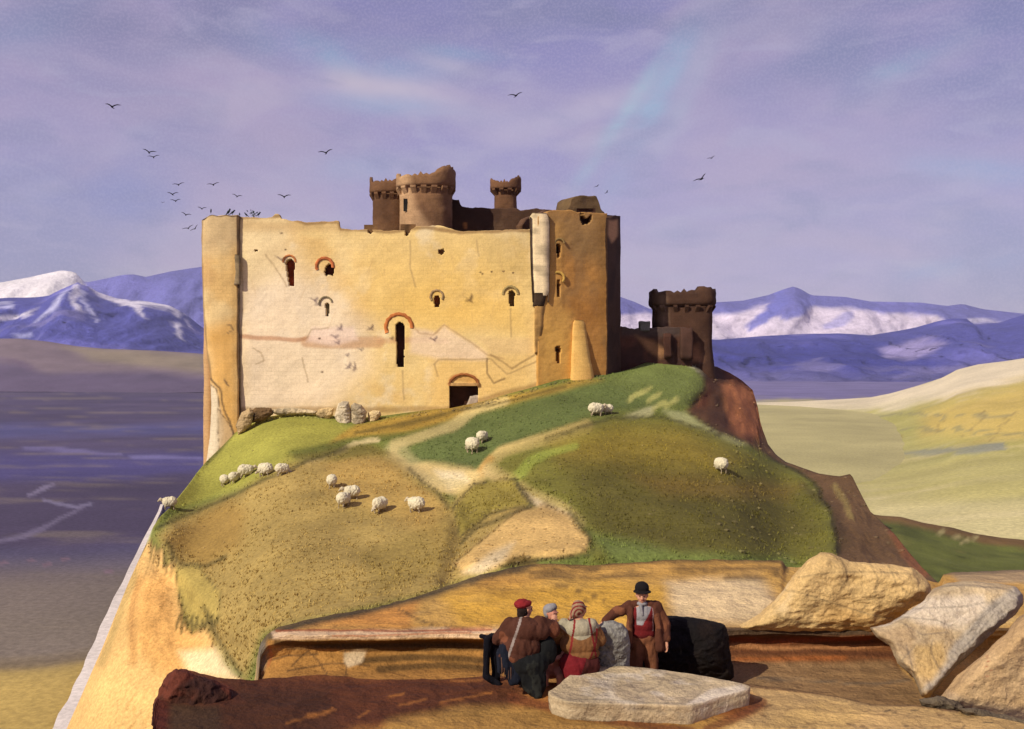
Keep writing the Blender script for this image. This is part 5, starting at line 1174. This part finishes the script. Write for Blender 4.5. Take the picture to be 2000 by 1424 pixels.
# ---- figure in a white cap between them, mostly hidden
def white_cap():
    p0 = px(1077, HZ, 14.5); base = Vector((p0[0], p0[1], -4.95)); Z = (0, 0, 0)
    root = empty('person', base, 'person in a grey white cap behind the two seated people', 'person')
    hc = (0, 0, 1.25); f = (.6, -.6, -.3)
    body = [('c', [(0, 0, .45), (0, 0, .80), (0, 0, 1.02)], [.17, .15, .14]), ('c', [(0, 0, 1.02), (0, 0, 1.18)], [.07, .055]), ('c', [(-.09, 0, .42), (-.12, -.38, .42), (-.12, -.42, .08)], [.09, .07, .05]),
            ('c', [(.09, 0, .42), (.12, -.38, .42), (.12, -.42, .08)], [.09, .07, .05]), ('c', [(-.17, 0, 1.0), (-.26, -.1, .75), (-.1, -.28, .66)], [.06, .05, .034]), ('c', [(.17, 0, 1.0), (.30, -.05, .80), (.16, -.25, .70)], [.06, .05, .034])]
    body += head(hc, f) + hand(1, (-.1, -.28, .66), (.6, -.7, -.1), (0, 0, -1), .6) + hand(-1, (.16, -.25, .70), (-.6, -.7, 0), (0, 0, -1), .6)
    fuse('body', body, .010, 1, Z, M_skin, (206, 138, 110), root); eyes(hc, f, root, Z)
    fuse('cap', [('e', (-.02, .02, 1.305), (.105, .11, .07), ('Y', -20)), ('e', (-.06, .02, 1.25), (.06, .09, .09))], .01, 1, Z, M_cloth, (160, 152, 146), root, .008, 14)
    fuse('tunic', [('e', (0, 0, .95), (.21, .15, .18)), ('e', (0, 0, .70), (.23, .17, .30)), ('c', [(-.17, 0, 1.0), (-.27, -.1, .76), (-.14, -.24, .68)], [.085, .075, .055]), ('c', [(.17, 0, 1.0), (.31, -.05, .81), (.2, -.2, .72)], [.085, .075, .055])],
         .013, 2, Z, M_cloth, (96, 66, 46), root, .015, 8)
white_cap()

# ---- woman with striped headscarf, white blouse and red braces, seen from behind
def scarf_woman():
    p0 = px(1128, HZ, 14.05); base = Vector((p0[0], p0[1], -4.62)); Z = (0, 0, 0)
    root = empty('person', base, 'seated person in a striped headscarf, white blouse and crossed red straps', 'person')
    hc = (.04, .08, 1.07); f = (.75, .6, -.1)
    body = [('e', (.02, 0, .34), (.21, .18, .17)), ('c', [(.02, 0, .38), (.02, .02, .62), (.0, .04, .82)], [.17, .155, .15]), ('c', [(0, .05, .88), (.03, .07, 1.0)], [.07, .055]),
            ('c', [(-.10, .05, .32), (-.16, .42, .36), (-.15, .52, .05)], [.10, .075, .05]), ('c', [(.12, .05, .32), (.22, .42, .36), (.2, .52, .05)], [.10, .075, .05]),
            ('l', (-.15, .52, .05), .04, (-.15, .68, .03), .032), ('l', (.2, .52, .05), .04, (.22, .68, .03), .032),
            ('c', [(-.19, .03, .84), (-.30, .14, .62), (-.12, .34, .52)], [.06, .048, .033]), ('c', [(.19, .03, .84), (.31, .12, .60), (.2, .34, .52)], [.06, .048, .033])]
    body += head(hc, f) + hand(1, (-.12, .34, .52), (.6, .75, -.1), (0, 0, -1), .6) + hand(-1, (.2, .34, .52), (-.3, .9, 0), (0, 0, -1), .6)
    fuse('body', body, .009, 1, Z, M_skin, SK, root); eyes(hc, f, root, Z)
    def ph(P):
        r = np.hypot(P[:, 0]-.02, P[:, 2]-1.02); s_ = (np.sin(r*130+P[:, 1]*20) > .25)
        return np.where(s_[:, None], lin((150, 44, 34))*.85, lin((190, 150, 108))*.8)
    fuse('headscarf', [('e', (.015, .05, 1.09), (.10, .10, .105)), ('e', (-.04, .02, 1.02), (.07, .07, .07)), ('l', (-.06, -.02, 1.04), .035, (-.12, -.05, .95), .02)], .008, 1, Z, M_cloth, ph, root, .006, 12)
    def pb(P):
        C = np.broadcast_to(lin((196, 180, 140))*.8, P.shape).copy()
        lo = P[:, 2] < .74+.10*np.cos((P[:, 0]-.04)*7)*(-1)+.05; C[lo] = np.where((fbm(P[lo], 4, 3, 4) > .1)[:, None], lin((176, 122, 56))*.85, lin((150, 98, 46))*.85)
        for x0, k in ((-.05, .28), (.17, -.30)):
            s_ = (P[:, 1] < .12) & (np.abs(P[:, 0]-x0-k*(.9-P[:, 2])*-1*.6) < .014); C[s_] = lin((150, 30, 26))*.85
        s_ = (P[:, 1] < .12) & (np.abs(P[:, 0]-.27+.8*(.80-P[:, 2])**2) < .014) & (P[:, 2] < .82); C[s_] = lin((150, 30, 26))*.85
        return C
    fuse('blouse', [('e', (0, .02, .80), (.26, .17, .15)), ('e', (.03, .0, .60), (.27, .19, .19)), ('e', (.06, -.0, .46), (.24, .18, .12)), ('c', [(-.19, .03, .85), (-.31, .12, .64), (-.16, .30, .54)], [.10, .09, .055]), ('c', [(.19, .03, .85), (.33, .10, .62), (.22, .30, .54)], [.10, .095, .055])],
         .010, 2, Z, M_cloth, pb, root, .016, 8)
    def psk(P):
        r = (P[:, 0] < .02+.4*(P[:, 2]-.2)) ; return np.where(r[:, None], lin((138, 18, 26))*.8, lin((92, 36, 28))*.85)
    fuse('skirt', [('e', (.02, 0, .32), (.30, .23, .20)), ('l', (-.05, -.05, .30), .2, (.0, -.12, .08), .14), ('l', (.15, -.0, .30), .18, (.12, -.08, .08), .13), ('l', (.05, 0, .2), .2, (.02, .2, .1), .16)], .013, 2, Z, M_cloth, psk, root, .025, 6)
scarf_woman()
fuse_o = fuse('draped_cloth', [('c', [(-.36, .02, .70), (-.10, 0, .72), (.10, .0, .76), (.30, .02, .75)], [.03, .05, .06, .05]), ('c', [(-.26, 0, .68), (-.30, 0, .42), (-.30, -.02, .16)], [.07, .05, .06]),
      ('c', [(-.30, -.02, .16), (-.12, -.04, .04)], [.055, .05]), ('c', [(-.2, .1, .66), (-.16, .1, .2), (-.15, .1, .0)], [.08, .07, .07])], .012, 2, tuple(Vector((px(990, HZ, 14.15)[0], 14.15, -4.66))), M_cloth, (18, 16, 24), None, .02, 9)
tag(fuse_o, 'black cloth hung over a stand left of the red capped person', 'cloth')

# ------------------------------------------------------------------ sheep
def sheep_paint(P):
    C = np.broadcast_to(lin((214, 200, 162))*.9, P.shape).copy()
    C[(P[:, 2] < .30)] = lin((170, 150, 116))*.85
    C[(P[:, 0] > .52)] = lin((196, 178, 142))*.9
    return C
def sheep_mesh(graze):
    hx, hz = (.66, .34) if graze else (.70, .80)
    p = [('e', (0, 0, .60), (.50, .36, .38)), ('e', (-.20, 0, .64), (.36, .36, .38)), ('e', (.20, 0, .62), (.35, .34, .37)), ('c', [(.38, 0, .66), (hx-.08, 0, hz+.02)], [.17, .11]),
         ('c', [(hx-.06, 0, hz+.02), (hx+.04, 0, hz-.03), (hx+.13, 0, hz-.10)], [.10, .085, .055]), ('e', (-.52, 0, .62), (.06, .05, .12))]
    for s in (-1, 1):
        p.append(('c', [(hx-.03, s*.08, hz+.06), (hx-.06, s*.17, hz+.03)], [.03, .02]))
        p.append(('c', [(.30, s*.15, .45), (.31, s*.15, .24), (.30, s*.15, .03)], [.085, .042, .038]))
        p.append(('c', [(-.30, s*.16, .45), (-.24, s*.16, .33), (-.34, s*.16, .20), (-.32, s*.16, .03)], [.11, .06, .042, .038]))
    return p
sh0 = fuse('sheep', sheep_mesh(True), .022, 1, (0, 0, 0), M_wool, sheep_paint, None, .055, 9)
sh1 = fuse('sheep', sheep_mesh(False), .022, 1, (0, 0, 0), M_wool, sheep_paint, None, .055, 9)
from mathutils.bvhtree import BVHTree
_hm = hill_obj.data; _bvh = BVHTree.FromPolygons([v.co for v in _hm.vertices], [tuple(p.vertices) for p in _hm.polygons])
def ground_hit(u, v):
    d = Vector(((u-1000)/F, 1, -(v-HZ)/F)).normalized(); h = _bvh.ray_cast(Vector((0, 0, 0)), d); return h[0]
SHEEP = [ # u, v of feet, heading, size, upright head, label
    (331, 993, 200, 1.0, 1, 'lone sheep on the far left edge of the hill above the cliff'),
    (438, 948, 120, 1.0, 0, 'leftmost sheep of the row on the bright green turf'),
    (458, 943, 60, 1.0, 0, 'second sheep from the left in the row on the bright green turf'),
    (480, 932, 20, 1.15, 1, 'third sheep from the left in the row on the bright green turf'),
    (518, 930, 160, 1.15, 0, 'fourth sheep from the left in the row on the bright green turf'),
    (551, 928, 30, 1.0, 0, 'rightmost sheep of the row on the bright green turf, on its dark edge'),
    (648, 952, 100, 1.05, 0, 'highest sheep on the tan slope, left of the others'),
    (671, 990, 70, 1.1, 0, 'left sheep of the close pair on the tan slope'),
    (687, 975, 200, 1.05, 1, 'right, slightly higher sheep of the close pair on the tan slope'),
    (742, 1000, 240, 1.1, 0, 'single sheep on the tan slope right of the close pair'),
    (813, 1000, 150, 1.1, 1, 'rightmost sheep on the tan slope'),
    (922, 884, 120, 1.35, 0, 'larger front sheep of the pair on the dark green slope above the path fork'),
    (942, 865, 60, 1.1, 0, 'smaller rear sheep of the pair on the dark green slope'),
    (1164, 812, 10, 1.2, 1, 'pale sheep high on the dark turf below the corner tower'),
    (1187, 808, 200, .9, 0, 'small dim sheep just right of the pale one below the corner tower'),
    (1408, 922, 110, 1.15, 0, 'lone sheep on the right side of the dark green mound')]
used = set()
for (u, v, hd, sz, up, lab) in SHEEP:
    h = ground_hit(u, v)
    if h is None:
        h = Vector(px(u, v, 92))
    src = sh1 if up else sh0
    o = src if src.name not in used else src.copy()
    if src.name in used: scene.collection.objects.link(o)
    used.add(src.name)
    o.location = h+Vector((0, 0, -.10)); o.rotation_euler = (0, 0, math.radians(hd)); k = sz*1.22; o.scale = (k, k, k)
    tag(o, lab, 'sheep', 'sheep scattered over the castle hill')

# ------------------------------------------------------------------ birds
def bird_mesh():
    P = []; Fs = []
    def tube(pts, rad, n=8):
        b = len(P)
        for p, r in zip(pts, rad):
            for i in range(n):
                a = 2*math.pi*i/n; P.append((p[0]+r[0]*math.cos(a), p[1], p[2]+r[1]*math.sin(a)))
        for j in range(len(pts)-1):
            for i in range(n): Fs.append((b+j*n+i, b+j*n+(i+1) % n, b+(j+1)*n+(i+1) % n, b+(j+1)*n+i))
    tube([(0, -.24, 0), (0, -.20, 0), (0, -.16, .01), (0, -.08, 0), (0, .04, 0), (0, .14, 0), (0, .18, 0), (0, .30, 0)], [(.004, .004), (.018, .018), (.036, .036), (.055, .05), (.055, .05), (.025, .02), (.03, .01), (.07, .006)])
    for s in (-1, 1):
        st = [(0, .02, .02, .16, .045), (.16, .10, -.02, .17, .038), (.32, .16, .0, .14, .03), (.46, .17, .05, .09, .018), (.54, .18, .09, .03, .008)]
        b = len(P)
        for (x, z, y, c, th) in st:
            for (dy, dz) in ((-c*.5, 0), (0, th), (c*.5, 0), (0, -th)): P.append((s*x, y+dy, z+dz))
        for j in range(len(st)-1):
            for i in range(4): Fs.append((b+j*4+i, b+j*4+(i+1) % 4, b+(j+1)*4+(i+1) % 4, b+(j+1)*4+i))
        Fs.append((b+16, b+17, b+18, b+19))
    me = bpy.data.meshes.new('bird'); me.from_pydata(P, [], Fs); me.materials.append(M_bird); me.update()
    me.polygons.foreach_set('use_smooth', [True]*len(me.polygons)); return me
bm_ = bird_mesh()
BIRDS = [(219, 209, 24, 5, 0, 'big dark bird highest on the left of the sky'), (291, 298, 20, 10, 0, 'upper bird of the close pair in the left of the sky'), (300, 307, 18, -8, 1, 'lower bird of the close pair in the left of the sky'),
    (637, 299, 22, -14, 0, 'single bird in the open sky above and left of the round towers'), (1008, 187, 25, -16, 1, 'highest bird, alone above the middle of the castle'),
    (1390, 309, 14, -22, 1, 'smaller upper bird right of the castle'), (1370, 350, 27, -30, 1, 'largest low bird right of the castle with tilted wings'), (1166, 364, 14, -25, 2, 'left bird of the two small ones above the turret stump'),
    (1185, 376, 11, -38, 2, 'right bird of the two small ones above the turret stump'), (349, 361, 18, -12, 1, 'topmost bird of the loose column left of the wall'), (337, 380, 17, 0, 0, 'second bird down in the loose column left of the wall'),
    (343, 393, 15, -6, 0, 'third bird down in the loose column left of the wall'), (417, 361, 19, -12, 1, 'bird gliding above the left corner of the castle, level with the top of the column'),
    (463, 384, 15, 8, 0, 'bird above the perched ones on the wall top'), (555, 385, 20, 0, 0, 'bird over the middle of the front wall, left of the round towers'), (394, 408, 14, 4, 0, 'bird just above the left corner of the castle'),
    (363, 420, 15, 12, 0, 'bird left of the castle corner, level with the wall top'), (368, 446, 18, -24, 1, 'left bird of the lowest pair beside the castle corner'), (381, 447, 16, -42, 1, 'right bird of the lowest pair beside the castle corner'),
    (318, 396, 6, 0, 0, 'tiny distant bird left of the loose column')]
for i, (u, v, w, roll, pose, lab) in enumerate(BIRDS):
    D = 104 if w > 8 else 200
    o = bpy.data.objects.new('bird', bm_); link(o); o.location = px(u, v, D)
    s = w/F*D/1.08*1.3; fl = (1.0, .75, .45)[pose]
    o.scale = (s, s*1.0, s*1.15*fl); o.rotation_euler = (math.radians(-6), math.radians(roll), math.radians((10, 24, 50)[pose]+(i*37 % 23)-11))
    tag(o, lab, 'bird', 'dark birds circling over the castle')
# perched birds on the wall top: upright body, head, tail, legs
def perched():
    parts = [('c', [(0, .10, .16), (0, 0, .24), (0, -.10, .32)], [.05, .085, .06]), ('e', (0, -.14, .40), (.055, .06, .055)), ('l', (0, -.18, .40), .02, (0, -.25, .38), .006), ('l', (0, .10, .16), .04, (0, .26, .04), .02),
             ('l', (.03, 0, .18), .012, (.03, -.01, 0), .010), ('l', (-.03, 0, .18), .012, (-.03, -.01, 0), .010)]
    return fuse('perched_bird', parts, .014, 1, (0, 0, 0), mat('dark_feather', (34, 44, 46), .7, .2, 3, 0), None)
pb0 = perched()
PER = [(412, 417, 20, 1.0, 'perched bird alone on the top of the left buttress'), (446, 421, 60, 1.5, 'tall perched bird left of the cracked joint'), (454, 421, 120, 1.3, 'perched bird pressed close to the tall one left of the joint'),
       (468, 423, 200, .9, 'small perched bird right over the cracked joint'), (481, 424, 300, 1.0, 'perched bird between the joint and the leafy tuft'), (505, 424, 140, 1.2, 'rightmost perched bird beside the leafy tuft on the wall')]
for i, (u, v, hd, s, lab) in enumerate(PER):
    o = pb0 if i == 0 else pb0.copy()
    if i: scene.collection.objects.link(o)
    o.location = px(u, v, 118.7); o.rotation_euler = (0, 0, math.radians(hd)); o.scale = (s*1.2,)*3
    tag(o, lab, 'bird', 'dark birds perched on the wall top')
# leafy tuft growing on the wall
def tuft():
    root = empty('wall_plant', tuple(px(496, 425, 118.6)), 'small dark leafy tuft rooted on the top of the front wall', 'plant')
    P = []; Fs = []; b0 = np.array(root.location)
    rng = random.Random(3)
    stems = []
    for k in range(7):
        a = rng.uniform(-.9, .9); L = rng.uniform(.5, 1.25); tip = b0+np.array((math.sin(a)*L, rng.uniform(-.2, .2), math.cos(a)*L)); stems.append(tip)
        for q in range(5):
            c = b0+(tip-b0)*(.35+.15*q); s = rng.uniform(.10, .19); d = Vector((rng.uniform(-1, 1), rng.uniform(-1, 1), rng.uniform(-.3, 1))).normalized(); e = d.orthogonal().normalized()
            n = len(P); d = np.array(d); e = np.array(e)
            P += [c, c+d*s+e*s*.4, c+d*s*2, c+d*s-e*s*.4]; Fs.append((n, n+1, n+2, n+3))
    mk('foliage', P, Fs, mat('dark_leaf', (50, 66, 56), .8, .3, 4, 0), root, None, False)
    P = []; Fs = []
    for t in stems:
        n = len(P); w = np.array((.02, 0, 0)); w2 = np.array((0, .02, 0)); P += [b0-w, b0+w, b0+w2, t]; Fs += [(n, n+1, n+3), (n+1, n+2, n+3), (n+2, n, n+3)]
    mk('stem', P, Fs, mat('stem', (60, 52, 40), .9, .2, 4, 0), root, None, False)
tuft()

# ------------------------------------------------------------------ grass tufts and loose stones on the hill
def scatter():
    rng = np.random.RandomState(5); me = hill_obj.data
    n = 30000; U = rng.uniform(285, 1660, n); V = rng.uniform(700, 1335, n)
    pts = []
    for u, v in zip(U, V):
        if v < S_h(u)+2: continue
        h = ground_hit(u, v)
        if h is not None: pts.append(h[:])
    pts = np.array(pts); col = HILL_PT(pts)
    keep = (col[:, 0]/col[:, 1] < 1.62) & (col[:, 1] < .27); pts = pts[keep]; col = col[keep]
    nz = fbm(pts, .25, 3, 8); keep = rng.uniform(-1, 1, len(pts)) < nz*2.2+.35; pts = pts[keep]; col = col[keep]
    n = len(pts); Vv = []; Cc = []
    for k in range(4):
        a = rng.uniform(0, 6.28, n); h = rng.uniform(.06, .19, n)*(1+.5*fbm(pts, .15, 2, 9)); w = rng.uniform(.03, .07, n); off = rng.uniform(-.14, .14, (n, 2))
        b = pts.copy(); b[:, :2] += off; b[:, 2] -= .05; dx = np.stack([np.cos(a)*w, np.sin(a)*w, a*0], -1); t = b+np.stack([rng.uniform(-.12, .12, n), rng.uniform(-.12, .12, n), h+.05], -1)
        Vv.append(np.stack([b-dx, b+dx, t], 1)); c = col*rng.uniform(.9, 1.3, (n, 1)); Cc.append(np.stack([c, c, c*1.25], 1))
    Vv = np.concatenate(Vv).reshape(-1, 3); Cc = np.concatenate(Cc).reshape(-1, 3)
    o = mk('grass', Vv, np.arange(len(Vv)).reshape(-1, 3).tolist(), mat('grass_blades', None, .9, .1, 2, 0), None, lambda P: Cc[:len(P)], False)
    tag(o, 'short uneven grass covering the castle hill', 'grass', None, 'stuff')
    # stones on the crag, the flank and the bare earth
    Vs = []; Fs = []; Cs = []
    bm = bmesh.new(); bmesh.ops.create_icosphere(bm, subdivisions=1, radius=1); bv = np.array([v.co[:] for v in bm.verts]); bf = [[v.index for v in f.verts] for f in bm.faces]; bm.free()
    for k in range(900):
        z = rng.randint(4)
        u, v = [(rng.uniform(1380, 1800), rng.uniform(740, 1130)), (rng.uniform(880, 1150), rng.uniform(900, 1110)), (rng.uniform(300, 1600), rng.uniform(800, 1200)), (rng.uniform(470, 1180), 0)][z]
        if z == 3: v = S_h(u)+rng.uniform(2, 9)
        if v < S_h(u)+2: continue
        h = ground_hit(u, v)
        if h is None: continue
        s = rng.uniform(.06, .22)*(1.3 if z in (0, 3) else .8); q = bv*(1+.25*rng.uniform(-1, 1, (len(bv), 1)))*np.array((s, s*.8, s*.6)); n0 = len(Vs)*len(bv)
        Vs.append(q+np.array(h[:])); Fs += [[i+n0 for i in f] for f in bf]
        c = HILL_PT(np.array([h[:]]))[0]; Cs.append(np.repeat((c*.75+lin((170, 150, 115))*.15)[None]*rng.uniform(.7, 1.2), len(bv), 0))
    P = np.concatenate(Vs); C_ = np.concatenate(Cs)
    o = mk('scree', P, Fs, M_stone, None, lambda p: C_[:len(p)], False); tag(o, 'small loose stones strewn over the hill and crag', 'stones', None, 'stuff')
scatter()

# ------------------------------------------------------------------ air: one box of thin haze round the whole scene
def haze():
    x, y0, y1, z0, z1 = 26000, -400, 12500, -1400, 900
    V = [(sx*x, y, z) for z in (z0, z1) for (sx, y) in ((-1, y0), (1, y0), (1, y1), (-1, y1))]
    m = bpy.data.materials.new('haze_air'); m.use_nodes = True; nt = m.node_tree; nt.nodes.clear()
    o_ = nt.nodes.new('ShaderNodeOutputMaterial'); v = nt.nodes.new('ShaderNodeVolumePrincipled'); v.inputs['Color'].default_value = (.80, .82, .95, 1); v.inputs['Density'].default_value = HAZE
    v.inputs['Anisotropy'].default_value = 0.0; nt.links.new(v.outputs[0], o_.inputs['Volume'])
    o = mk('haze', V, [(0, 3, 2, 1), (4, 5, 6, 7), (0, 1, 5, 4), (1, 2, 6, 5), (2, 3, 7, 6), (3, 0, 4, 7)], m, None, None, False); o['kind'] = 'stuff'; o['label'] = 'thin violet haze in the air over the plain and mountains'
HAZE = 2.0e-5
haze()
